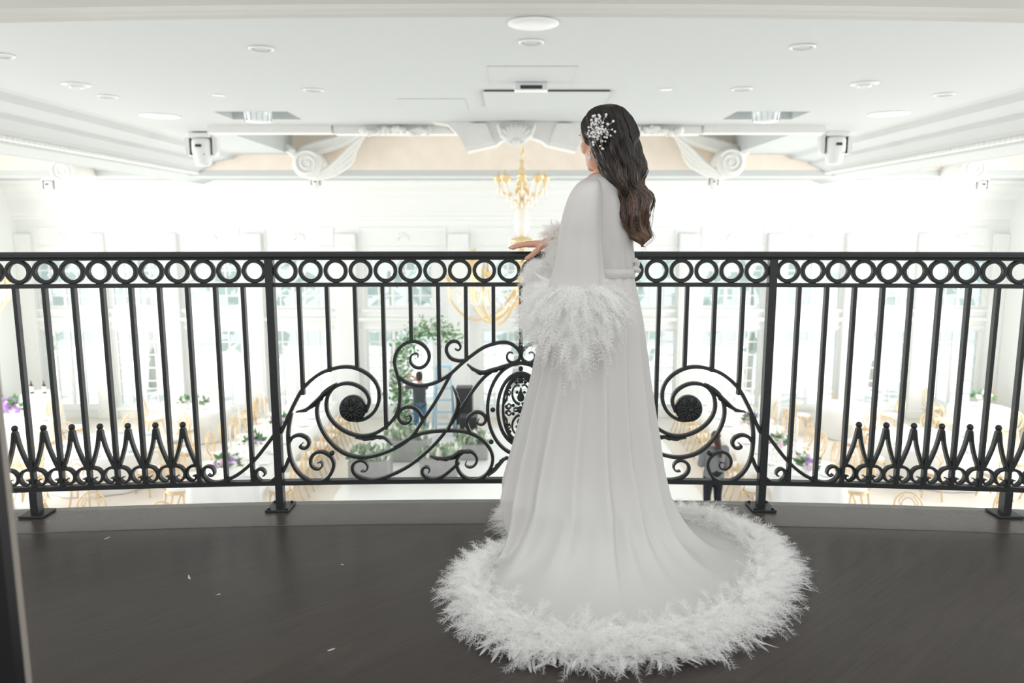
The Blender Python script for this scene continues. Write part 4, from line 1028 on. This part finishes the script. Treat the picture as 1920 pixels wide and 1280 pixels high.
FOLD = [(-2.75,.11,.034),(-2.42,.085,.046),(-2.08,.09,.040),(-1.75,.075,.030),(-1.42,.085,.050),(-1.02,.08,.030),(-.70,.085,.044),(-.36,.10,.036),(2.9,.15,.02),(2.4,.18,.02),(1.6,.2,.02),(.7,.2,.02)]
def fold(phi):
    s_ = 0
    for c, w_, a_ in FOLD:
        d = (phi-c+PI) % (2*PI)-PI; u = d/w_
        s_ += 1.55*a_*(math.exp(-abs(u)**1.3*2.4) if u > 0 else math.exp(-abs(u)**1.2*.75))
    return s_
PH = [-PI+2*PI*k/NP for k in range(NP)]
def ring_pt(row, phi, amp):
    z, cx, a_, bn, bf = row; b_ = bn if math.sin(phi) < 0 else bf
    f = 1+amp*0
    c, s_ = math.cos(phi), math.sin(phi); e = .92
    p = Vector((cx+a_*math.copysign(abs(c)**e, c), BY+b_*math.copysign(abs(s_)**e, s_), z))
    nrm = Vector((c/a_, s_/b_, 0)).normalized()
    return p + nrm*amp
UP = []; nT = len(TOP)
# dense vertical interpolation of the ring table
def row_at(i):
    i0 = max(0, min(len(ring_rows)-2, int(i))); f = i-i0
    a, b = ring_rows[i0], ring_rows[i0+1]
    z0 = ring_rows[max(0,i0-1)]; z3 = ring_rows[min(len(ring_rows)-1,i0+2)]
    return tuple(.5*((2*p1)+(p2-p0)*f+(2*p0-5*p1+4*p2-p3)*f*f+(3*p1-p0-3*p2+p3)*f**3) for p0, p1, p2, p3 in zip(z0, a, b, z3))
rows = []; nr = len(ring_rows)
wz = ring_rows[8][0]
for q in range((nr-1)*4+1):
    r_ = row_at(q/4); z = r_[0]; row = []
    dz = max(0, wz-z); g = min(1, dz/.75)
    for phi in PH:
        am = fold(phi+.10*wob(phi*1.5,z*2,3))*(g**1.15)*1.0 + .004*wob(phi*3, z*5, 7)*(1-g)
        if z > wz: am += .0045*max(0,1-abs(z-wz)/.09)*math.sin(phi*17+2*wob(phi*2,z*9,1))+.006*wob(phi*2.2+z*5, z*9, 4)*(1 if z < 1.28 else .2)
        else: am += .0035*max(0,1-dz/.12)*math.sin(phi*15)
        row.append(ring_pt(r_, phi, am))
    rows.append(row)
last = rows[-1]; zl = ring_rows[-1][0]
# landing on the floor and the train
NL = 22
for q in range(1, NL+1):
    t = q/NL; row = []
    for k, phi in enumerate(PH):
        p0 = last[k]; prev = rows[(nr-1)*4-2][k]
        dirphi = math.atan2(p0.y-OC.y, p0.x-OC.x); E = edge(dirphi, .055); E.z = ZE
        d0 = (p0-prev)
        L = (E-p0).xy.length
        p1 = p0 + Vector((d0.x, d0.y, 0))*1.6; p1 = Vector((p0.x+(E.x-p0.x)*.10, p0.y+(E.y-p0.y)*.10, .03+.02*(L < .2)))
        p2 = Vector((p0.x+(E.x-p0.x)*.45, p0.y+(E.y-p0.y)*.45, .018))
        b = p0*(1-t)**3+p1*3*t*(1-t)**2+p2*3*t*t*(1-t)+E*t**3
        fd = fold(dirphi+.10*wob(dirphi*1.5,0,3)); fade = max(0, 1-t*1.15)
        lat = Vector((math.cos(dirphi), math.sin(dirphi), 0))
        b = b + UV*fd*.75*math.sin(PI*min(1,t*1.4+.12))*fade*(1 if t < .9 else 0) + UV*.006*(wob(b.x*7,b.y*7,2)+.4)*t
        b.z = max(b.z, .012)
        row.append(b)
    rows.append(row)
robe = MB().grid(rows, True).build('robe', SATIN, bride)
sd = robe.modifiers.new('sub', 'SUBSURF'); sd.levels = 1; sd.render_levels = 1
# belt with a knot
r8 = ring_rows[8]; mb = MB(); rr = []
for dz, dn in ((-.016,.004),(-.014,.009),(-.004,.008),(0,.011),(.006,.008),(.015,.009),(.017,.004)):
    rr.append([ring_pt((r8[0]+dz+.003*math.sin(phi*2),)+r8[1:], phi, dn+.002*math.sin(phi*9)) for phi in PH])
mb.grid(rr, True); belt = mb.build('belt', SATIN, bride)
kn = P(1179,502,2.66); mb = MB(); mb.sphere(kn, (.014,.012,.012), 12, 8)
for a in ((.030,.018),(.034,-.012),(-.02,.02)): mb.tube(cr_path([kn, kn+Vector((a[0]*.5,-.012,a[1]+.01)), kn+Vector((a[0],-.006,a[1]*.7)), kn+Vector((a[0]*.3,-.004,-.006))], 14), [.005+.005*math.sin(PI*i/13) for i in range(14)], 8)
mb.build('bow', SATIN, belt)
# --- sleeves
def sleeve(tab, name, n=64, seed=0, yw=0):
    q = []
    for i in range((len(tab)-1)*5+1):
        i0 = min(len(tab)-2, i//5); f = i/5-i0
        A_ = [tab[max(0,min(len(tab)-1,i0+d))] for d in (-1,0,1,2)]
        q.append([.5*((2*b)+(c-a)*f+(2*a-5*b+4*c-d)*f*f+(3*b-a-3*c+d)*f**3) for a, b, c, d in zip(*A_)])
    rows = []
    for i, (x, y, z, a_, b_, tz) in enumerate(q):
        row = []; g = i/(len(q)-1)
        for k in range(n):
            ph = 2*PI*k/n; am = 1+(.035+.09*g)*math.sin(ph*5+seed+2.2*wob(ph, g*2, seed))*g+.03*wob(math.cos(ph)*1.5, math.sin(ph)*1.5, g*4+seed)
            u = Vector((a_*am*math.cos(ph), b_*am*math.sin(ph), 0)); row.append(Vector((x+u.x, y+u.y, z+tz*math.cos(ph))))
        rows.append(row)
    o = MB().grid(rows, True).build(name, SATIN, bride); s2 = o.modifiers.new('sub','SUBSURF'); s2.levels = 1; s2.render_levels = 1
    return o
tab = []
for py, xl, xr, y, b_, tz in ((336,1098,1116,2.655,.018,.0),(339,1088,1122,2.635,.04,.004),(347,1077,1126,2.612,.058,.006),(368,1065,1128,2.592,.068,.006),(410,1053,1127,2.575,.07,0),(450,1046,1127,2.57,.07,0),(490,1039,1128,2.565,.075,0),(525,1030,1131,2.57,.085,0),(560,1020,1136,2.58,.095,0)):
    a, b = P(xl,py,y), P(xr,py,y); tab.append(((a.x+b.x)/2, y, a.z, (b.x-a.x)/2, b_, tz))
sleeve(tab, 'sleeve', seed=1)
sl = []
for f in range(8):
    t = f/7; p = shR.lerp(elR, min(1,t*1.8)) if t < .55 else elR.lerp(wrR, (t-.55)/.45*.82); sl.append((p, .055+.02*t))
rows = []
for i, (p, r_) in enumerate(sl):
    a = sl[max(0,i-1)][0]; b = sl[min(7,i+1)][0]; t = (b-a).normalized(); u = t.orthogonal().normalized()
    u = (Vector((0,1,0))-t*t.y).normalized(); v = t.cross(u)
    rows.append([p+u*r_*.55*math.cos(2*PI*k/32)+v*r_*math.sin(2*PI*k/32) for k in range(32)])
MB().grid(rows, True).build('sleeve', SATIN, bride)
# --- feathers
def plume(mb, p, d, nrm, L, wd, nb, curl, barbw=.0013, lift=0):
    d = d.normalized(); nrm = (nrm-d*nrm.dot(d)); nrm = nrm.normalized() if nrm.length > 1e-5 else d.orthogonal().normalized(); sd = d.cross(nrm)
    pts = [p+d*L*f+nrm*(curl*L*f*f)+Vector((0,0,-lift*L*f*f)) for f in (0,.25,.5,.75,1)]
    def at(f):
        f = min(.9999,f)*4; i = int(f); return pts[i].lerp(pts[i+1], f-i)
    for i in range(4): mb.add([pts[i]+sd*.0006, pts[i]-sd*.0006, pts[i+1]-sd*.0004, pts[i+1]+sd*.0004], [(0,1,2,3)])
    for i in range(nb):
        f = .08+.92*i/(nb-1); b = at(f)
        for s_ in (-1,1):
            l = wd*(.55+.45*math.sin(PI*min(1,f*.85+.12)))*R.uniform(.6,1.15)
            t = (sd*s_*R.uniform(.6,1)+d*R.uniform(.5,1.0)+nrm*R.uniform(-.35,.45)).normalized()
            q = b+t*l*.55; e = b+t*l+d*l*.25+Vector((0,0,-.12*l))
            w2 = d*barbw
            mb.add([b-w2, b+w2, q+w2*.9, e, q-w2*.9], [(0,1,2,3,4)])
def blade(mb, p, d, nrm, L, wd, curl, side):    # a stiff narrow feather with a pointed tip
    d = d.normalized(); nrm = (nrm-d*nrm.dot(d)).normalized(); sd = d.cross(nrm); rows = []
    for i in range(9):
        f = i/8; c = p+d*L*f+nrm*curl*L*f*f+sd*side*L*f*f; h = wd*math.sin(PI*min(1,.12+f*.88))**.7*(1 if i < 8 else .1)
        rows.append([c-sd*h-nrm*h*.3, c+nrm*h*.15, c+sd*h-nrm*h*.3])
    mb.grid(rows, False)
def fur_core(name, pts, r):
    mb = MB(); n = len(pts); rr = [r*(.8+.4*R.random()) for _ in range(n)]
    mb.tube(pts, rr, 10, True); return mb
# hem of the train
core = fur_core('core', [edge(-PI+2*PI*i/160, .085)+Vector((0,0,.022)) for i in range(160)], .019)
hem = core.build('feather_hem', FEATH, bride)
mb = MB(); mb2 = MB()
phis = []; acc = 0
for i in range(720):
    a = -PI+2*PI*i/720; l = (edge(a)-edge(a+2*PI/720)).length
    acc += l*1150*(1.0 if math.sin(a) < .55 else .5)
    while acc > 1: phis.append(a+R.uniform(0,2*PI/720)); acc -= 1
for a in phis:
    rad = Vector((math.cos(a), math.sin(a), 0)); e0, e1 = edge(a-.01), edge(a+.01); tg = (e1-e0).normalized(); nout = Vector((tg.y, -tg.x, 0)); nout = nout if nout.dot(rad) > 0 else -nout
    near = math.sin(a) < .3
    bw = .185 if near else .13
    u = R.random(); p = edge(a, bw-u*(bw-.05))+Vector((0,0,.020+.035*math.sin(PI*u)+R.uniform(0,.012)))
    ang = R.gauss(0, .75+.5*(1-u)); d = nout*math.cos(ang)+tg*math.sin(ang); d = d+UV*(R.uniform(.0,.65)*(1-.6*u)); 
    L = R.uniform(.045,.095)*(1.0 if near else .85)
    end = p+d.normalized()*L
    if end.y > RY(end.x)-.03: d = Vector((d.x*.8, -abs(d.y)*.1, d.z+.45)); L *= .7
    plume(mb, p, d, UV+Vector((R.uniform(-.5,.5),R.uniform(-.5,.5),0)), L, R.uniform(.014,.030), 13, R.uniform(-.3,.3), .0009, .25*u)
for i in range(330):
    a = R.uniform(-PI, .35) if i % 8 else R.uniform(.35, PI)
    if math.sin(a) > .75: continue
    rad = Vector((math.cos(a), math.sin(a), 0)); e0, e1 = edge(a-.01), edge(a+.01); tg = (e1-e0).normalized(); nout = Vector((tg.y,-tg.x,0)); nout = nout if nout.dot(rad) > 0 else -nout
    ang = R.gauss(0,.8); d = nout*math.cos(ang)+tg*math.sin(ang)+UV*R.uniform(-.12,.12)
    p = edge(a, R.uniform(.045,.085))+Vector((0,0,R.uniform(.012,.035))); L = R.uniform(.05,.088)
    en = p+d*L
    if en.y > RY(en.x)-.03: continue
    blade(mb2, p, d, UV, L, R.uniform(.003,.006), R.uniform(-.25,.2), R.uniform(-.7,.7))
for m_ in (mb, mb2):
    for v in m_.v: v.z = max(v.z, .004)
mb.build('hem_plumes', FEATH, hem, False)['kind'] = 'stuff'; mb2.build('hem_quill_feathers', FEATH, hem, False)['kind'] = 'stuff'
# cuffs
def cuff(name, gen, count, bl):
    mb = MB(); mb2 = MB()
    for i in range(count):
        p, d, n_, L = gen(R.random())
        plume(mb, p, d, n_, L, R.uniform(.018,.032), 13, R.uniform(-.3,.3), .0011, R.uniform(.2,.6))
    for i in range(bl):
        p, d, n_, L = gen(R.uniform(.3,1)); blade(mb2, p, d, n_, L*1.02, R.uniform(.003,.006), R.uniform(-.3,.3), R.uniform(-.5,.5))
    o = mb.build(name, FEATH, bride, False); mb2.build('quill_feathers', FEATH, o, False); return o
def gL(u):      # near sleeve: a full bell of feathers, longest below
    ph = R.uniform(0, 2*PI); v = R.random()
    py = 528+v*82; y = 2.575+.01*v
    xl = 1030-18*math.sin(PI*min(1,v*1.0))*1.0+42*max(0,v-.6); xr = 1132+6*v-24*max(0,v-.35)
    a, b = P(xl,py,y), P(xr,py,y); cx = (a.x+b.x)/2; ax = (b.x-a.x)/2; by = .085-.02*v
    p = Vector((cx+ax*math.cos(ph), y+by*math.sin(ph), a.z)); out = Vector((math.cos(ph)/ax*.1, math.sin(ph)/by*.1, 0)).normalized()
    d = out*R.uniform(.45,1.1)+Vector((R.gauss(0,.35),R.gauss(0,.3),R.uniform(-1.15,.15)-.35*v))
    return p, d, out+UV*.3+Vector((R.uniform(-.4,.4),R.uniform(-.4,.4),0)), R.uniform(.055,.105)*(1+.1*v)
cl = cuff('feather_cuff', gL, 1700, 130)
def gT(u):      # tail of feathers hanging lowest under the near cuff
    v = R.random(); c = P(1078-6*v, 612+60*v, 2.56); p = c+Vector((R.gauss(0,.032*(1-.6*v)), R.gauss(0,.03), 0))
    return p, Vector((R.gauss(0,.25),R.gauss(0,.2)-.1,-1)), Vector((0,-1,.2)), R.uniform(.05,.09)
cuff('feather_cuff_tail', gT, 170, 24)
def gR(u):      # far cuff around the wrist resting on the rail
    ph = R.uniform(0,2*PI); v = R.random(); c = wrR.lerp(elR, .08+.22*v)+Vector((0,-.012,-.004)); ax = (elR-wrR).normalized(); s1 = Vector((0,1,0)); s2 = ax.cross(s1).normalized()
    o_ = s1*math.cos(ph)*.6+s2*math.sin(ph); p = c+o_*.045
    d = o_*R.uniform(.5,1)-ax*R.uniform(-.2,.45)+Vector((R.gauss(0,.3),R.gauss(0,.15),R.gauss(0,.3)-.35))
    return p, d, o_+UV*.3, R.uniform(.04,.075)
cuff('feather_cuff', gR, 420, 26)
def gR2(u):     # its lower hanging feathers on this side of the rail
    v = R.random(); c = P(1016-8*v, 485+115*v, 2.93-.06*v); p = c+Vector((R.gauss(0,.016),R.uniform(-.05,0),0))
    return p, Vector((-.8+R.gauss(0,.4),-.25,R.gauss(-.35,.4))), Vector((0,-1,.3)), R.uniform(.035,.062)
cuff('feather_cuff_fringe', gR2, 300, 20)
# --- hair
HR_ = [(197,1132,1152,2.70,.03),(201,1118,1162,2.70,.06),(208,1106,1172,2.695,.082),(220,1097,1182,2.69,.098),(236,1093,1190,2.685,.108),(252,1095,1195,2.68,.110),(264,1100,1197,2.675,.108),(276,1108,1198,2.67,.100),(290,1115,1201,2.66,.085),(304,1120,1206,2.645,.072),(320,1129,1210,2.635,.062),(336,1141,1207,2.628,.055),(352,1156,1210,2.622,.050),(368,1161,1216,2.62,.048),(388,1161,1213,2.62,.046),(406,1164,1218,2.62,.044),(424,1166,1219,2.62,.042),(436,1176,1213,2.62,.034),(446,1186,1212,2.62,.024),(455,1196,1211,2.62,.014),(463,1203,1209,2.62,.006)]
ht = []
for py, xl, xr, y, b_ in HR_:
    a, b = P(xl,py,y), P(xr,py,y); ht.append(((a.x+b.x)/2, y, a.z, (b.x-a.x)/2, b_))
def hrow(i):
    i0 = max(0, min(len(ht)-2, int(i))); f = i-i0; A_ = [ht[max(0,min(len(ht)-1,i0+d))] for d in (-1,0,1,2)]
    return [.5*((2*b)+(c-a)*f+(2*a-5*b+4*c-d)*f*f+(3*b-a-3*c+d)*f**3) for a, b, c, d in zip(*A_)]
def hpt(i, ph, k=1.0):
    x, y, z, a_, b_ = hrow(i); g = max(0, min(1, (i-8)/6))
    gr = 1+(.045+.10*g)*math.sin(ph*7+2.4*math.sin(i*1.0)+3*wob(ph*.8,i*.25,5))+(.014+.02*g)*math.sin(ph*23+2.5*math.sin(i*.8)+2*wob(ph,i*.3,2))
    wv = .013*g*math.sin(i*1.55+ph*.9)
    return Vector((x+a_*gr*k*math.cos(ph)+wv*.6, y+b_*gr*k*math.sin(ph)-wv, z))
rows = []
for q in range((len(ht)-1)*5+1): rows.append([hpt(q/5, 2*PI*k/120) for k in range(120)])
mb = MB(); mb.grid(rows, True); mb.add(rows[0], [tuple(range(120))]); mb.add(rows[-1], [tuple(range(119,-1,-1))])
hair = mb.build('hair', HAIR, bride)
mb = MB(); last_i = len(ht)-1.001
for s_ in range(520):
    ph = R.uniform(PI*.92, PI*2.12); i0 = R.choice((.4,.8,1.5,3,5,7)) + R.uniform(0,1); i1 = last_i*R.uniform(.86,1.0)
    dph = R.uniform(-.25,.25); n = 42; pts = []; rad = []; off = R.uniform(-.02,.045); pa = R.uniform(0,.9); r0 = R.uniform(.0008,.0019)
    for j in range(n):
        f = j/(n-1); i = i0+(i1-i0)*f
        p = hpt(i, ph+dph*f, 1.0+off*f+.012); g = max(0,min(1,(i-7)/6)); p = p+Vector((.0045*g*math.sin(i*1.55+pa), -.003*g*math.cos(i*1.55+pa), 0))
        pts.append(p); rad.append(r0*(1-.75*f**3)*(.5+.5*min(1,f*8)))
    mb.tube(pts, rad, 5, False, True, False)
for s_ in range(90):                   # broad wavy locks
    ph = R.uniform(PI*.95, PI*2.08); i0 = R.uniform(2,9); i1 = last_i*R.uniform(.82,1.0); dph = R.uniform(-.2,.2); pa = R.uniform(-.3,.3); pts = []; rad = []; r0 = R.uniform(.0035,.0065)
    for j in range(40):
        f = j/39; i = i0+(i1-i0)*f; g = max(0,min(1,(i-6)/6))
        pts.append(hpt(i, ph+dph*f+.05*g*math.sin(i*1.55+pa), 1.0)+Vector((.006*g*math.sin(i*1.55+pa), -.004*g*math.cos(i*1.55+pa), 0))); rad.append(r0*math.sin(PI*min(1,.06+.94*f))**.6+.0004)
    mb.tube(pts, rad, 7, False, True, False)
for x_, dx in ((0,.010),(1,.014),(2,.006),(3,-.006),(4,.010)):     # loose wisps at the right and at the tips
    i0 = 12+.8*x_; pts = [hpt(i0, -.1, 1.0)+Vector((0,0,0))]
    for j in range(1,9): f = j/8; pts.append(hpt(min(last_i, i0+6.5*f), -.1, 1.05)+Vector((dx*math.sin(PI*f*.9), 0, -.018*f)))
    mb.tube(cr_path(pts, 26), [.0009*(1-.7*i/25) for i in range(26)], 5)
mb.build('hair_strands', HAIR, hair)
# --- pearl hair spray and earring
cw = P(1124,247,2.585); wires = MB(); pearls = []
for i in range(26):
    a = R.uniform(0,2*PI); L = R.uniform(.028,.052)
    if -.6 < a-PI < .9: L *= .85
    yb = -.012
    e = cw+Vector((math.cos(a)*L, R.uniform(-.022,.0), math.sin(a)*L*1.15)); mid = cw.lerp(e, .5)+Vector((R.uniform(-.006,.006),-.014,R.uniform(-.006,.006)))
    path = cr_path([cw, mid, e], 8); wires.tube(path, .0007, 4)
    pearls.append((e, R.uniform(.0034,.0050)))
    for f in (5,6):
        if R.random() < .6: pearls.append((path[f]+Vector((R.gauss(0,.004),-.003,R.gauss(0,.004))), R.uniform(.0024,.0042)))
for i in range(52): pearls.append((cw+Vector((R.gauss(0,.014), R.uniform(-.024,-.008), R.gauss(.0,.017))), R.uniform(.0030,.0052)))
orn = wires.build('hair_ornament', SILVER, bride)
pm = None
for i, (p, r_) in enumerate(pearls[:96]):
    if pm is None: pm = MB().sphere((0,0,0), 1, 10, 7); po = pm.build('pearl', PEARL)
    else: po = po.copy(); COL.objects.link(po)
    po.parent = orn; po.location = p-parent_org(orn); po.scale = (r_,)*3
ep = H(-.084,-.004,-.058); er = MB().tube([ep, ep+Vector((0,0,-.012))], .0012, 6); er.sphere(ep, .0038, 10, 8); er = er.build('earring', SILVER, bride); MB().sphere(ep+Vector((0,0,-.018)), (.0055,.0055,.007), 12, 8).build('pearl_drop', PEARL, er)
# stray feathers fallen on the floor
for px, py in ((357,1085),(614,1219),(640,1057),(412,1112),(195,1010)):
    p = PZ(px, py, .003); mb = MB(); a = R.uniform(0,6.28); blade(mb, p, Vector((math.cos(a), math.sin(a), .06)), UV, .022, .0035, .25, .3)
    tag(mb.build('fallen_feather', FEATH), {357:'small white feather lying on the dark floor left, in front of the railing',614:'small white feather lying nearest the camera, left of the train',640:'tiny white feather on the floor between railing and train',412:'tiny white feather right of another one on the left floor',195:'tiny white feather on the floor near the left railing foot'}[px], 'feather')

# ------------------------------------------------------------------ THE MAN AND THE WOMAN IN THE HALL
def figure(x, y, z, h, yaw, armL, armR, name, shirt, trousers, hairc, label, wide=1.0, longhair=False):
    k = h/1.75; M_ = Matrix.Rotation(yaw, 3, 'Z'); o = Vector((x,y,z))
    def q(r, f, u): return o + M_ @ Vector((r*k*wide, f*k*wide, u*k))
    def q2(v): return o + M_ @ Vector(v)*k
    sh = [('s', q(0,.01,1.64), (.075*k,.092*k,.11*k), M_), ('s', q(0,.04,1.57), (.055*k,.06*k,.07*k), M_), ('c', q(0,.09,1.62), .012*k, q(0,.105,1.59), .013*k), ('c', q(0,0,1.55), .05*k, q(0,0,1.44), .055*k)]
    for sx in (-1,1): sh.append(('s', q2((sx*.078,0,1.62)), (.012*k,.02*k,.03*k), M_))
    torso = [('c', q(-.10,0,1.38), .085*k*wide, q(.10,0,1.38), .085*k*wide), ('c', q(-.06,0,1.34), .11*k*wide, q(-.05,0,1.02), .105*k*wide), ('c', q(.06,0,1.34), .11*k*wide, q(.05,0,1.02), .105*k*wide), ('c', q(-.05,0,1.02), .105*k*wide, q(-.07,0,.92), .11*k*wide), ('c', q(.05,0,1.02), .105*k*wide, q(.07,0,.92), .11*k*wide)]
    legs = []
    for sx in (-1,1): legs += [('c', q(sx*.08,0,.92), .098*k*wide, q(sx*.09,.02,.50), .066*k*wide), ('c', q(sx*.09,.02,.50), .066*k*wide, q(sx*.10,-.01,.09), .048*k*wide)]
    arms = []; slv = []
    for sx, ar in ((-1,armL),(1,armR)):
        s0 = q(sx*.185,0,1.40); e0 = q2(ar[0]); w0 = q2(ar[1]); arms += [('c', s0, .048*k, e0, .038*k), ('c', e0, .038*k, w0, .027*k)]
        slv += [('c', q(sx*.12,0,1.39), .07*k*wide, s0, .062*k*wide), ('c', s0, .062*k*wide, s0.lerp(e0, ar[2]), .054*k*wide)]
        if ar[2] >= 1: slv.append(('c', e0, .054*k*wide, e0.lerp(w0,.9), .04*k))
        fw = (w0-e0).normalized(); sd = (M_ @ Vector((-sx,0,0))); nr = fw.cross(sd).normalized(); sd = nr.cross(fw)
        arms += hand_shapes(w0, fw, nr, sd, k, .4, .2)[0]
    body = blob(name, sh+arms+[(a[0],)+((a[1],a[2]*.85,a[3],a[4]*.85) if a[0] == 'c' else a[1:]) for a in torso+legs], .009, SKIN2, None, 3)
    tag(body, label, 'person')
    blob('shirt', torso+slv, .012, shirt, body, 4); blob('trousers', legs+[('c', q(-.06,0,.95), .112*k*wide, q(.06,0,.95), .112*k*wide)], .012, trousers, body, 3)
    hs = [('s', q(0,-.012,1.665), (.086*k,.100*k,.108*k), M_), ('s', q(0,-.05,1.60), (.078*k,.06*k,.07*k), M_)]
    if longhair: hs += [('c', q(0,-.075,1.62), .07*k, q(.03,-.13,1.40), .05*k), ('c', q(.03,-.13,1.40), .05*k, q(.04,-.14,1.30), .025*k), ('s', q(0,-.08,1.70), (.07*k,.06*k,.06*k), M_)]
    blob('hair', hs, .01, hairc, body, 2)
    for sx in (-1,1): blob('shoe', [('c', q(sx*.10,-.04,.045), .042*k, q(sx*.11,.13,.035), .036*k)], .01, DARKP, body, 2)
    return body
JEANS = mat('blue_jeans', (.07,.16,.26), .85, 0, .2, .2, 30); SHIRT = mat('charcoal_shirt', (.075,.08,.09), .85, 0, .2, .15, 20); SWEAT = mat('grey_sweater', (.20,.205,.215), .9, 0, .2, .12, 30); BLACKT = mat('black_trousers', (.018,.022,.028), .8, 0, .2, .2, 20); SHAIR = mat('short_dark_hair', (.03,.022,.018), .6, 0, .4, .3, 40); RHAIR = mat('dark_auburn_hair', (.045,.02,.016), .5, 0, .4, .3, 40)
figure(-2.28,18.0,HZ+.02,1.74,.25,((-.34,.14,1.34),(-.20,.38,1.55),.75),((.20,.22,1.28),(-.02,.42,1.48),.75),'man',SHIRT,JEANS,SHAIR,'man in charcoal shirt and blue jeans arranging the arch, arms raised, back to camera')
figure(3.62,12.9,HZ+.02,1.64,.15,((-.26,.02,1.12),(-.14,.22,1.02),1),((.27,.04,1.12),(.33,.20,.95),1),'woman',SWEAT,BLACKT,RHAIR,'woman in grey sweater and black trousers walking by the right long table, back to camera',1.18,True)

for o_ in (chair, goblet, cstick): kill(o_)
for o_ in (plate, napkin): bpy.data.objects.remove(o_)
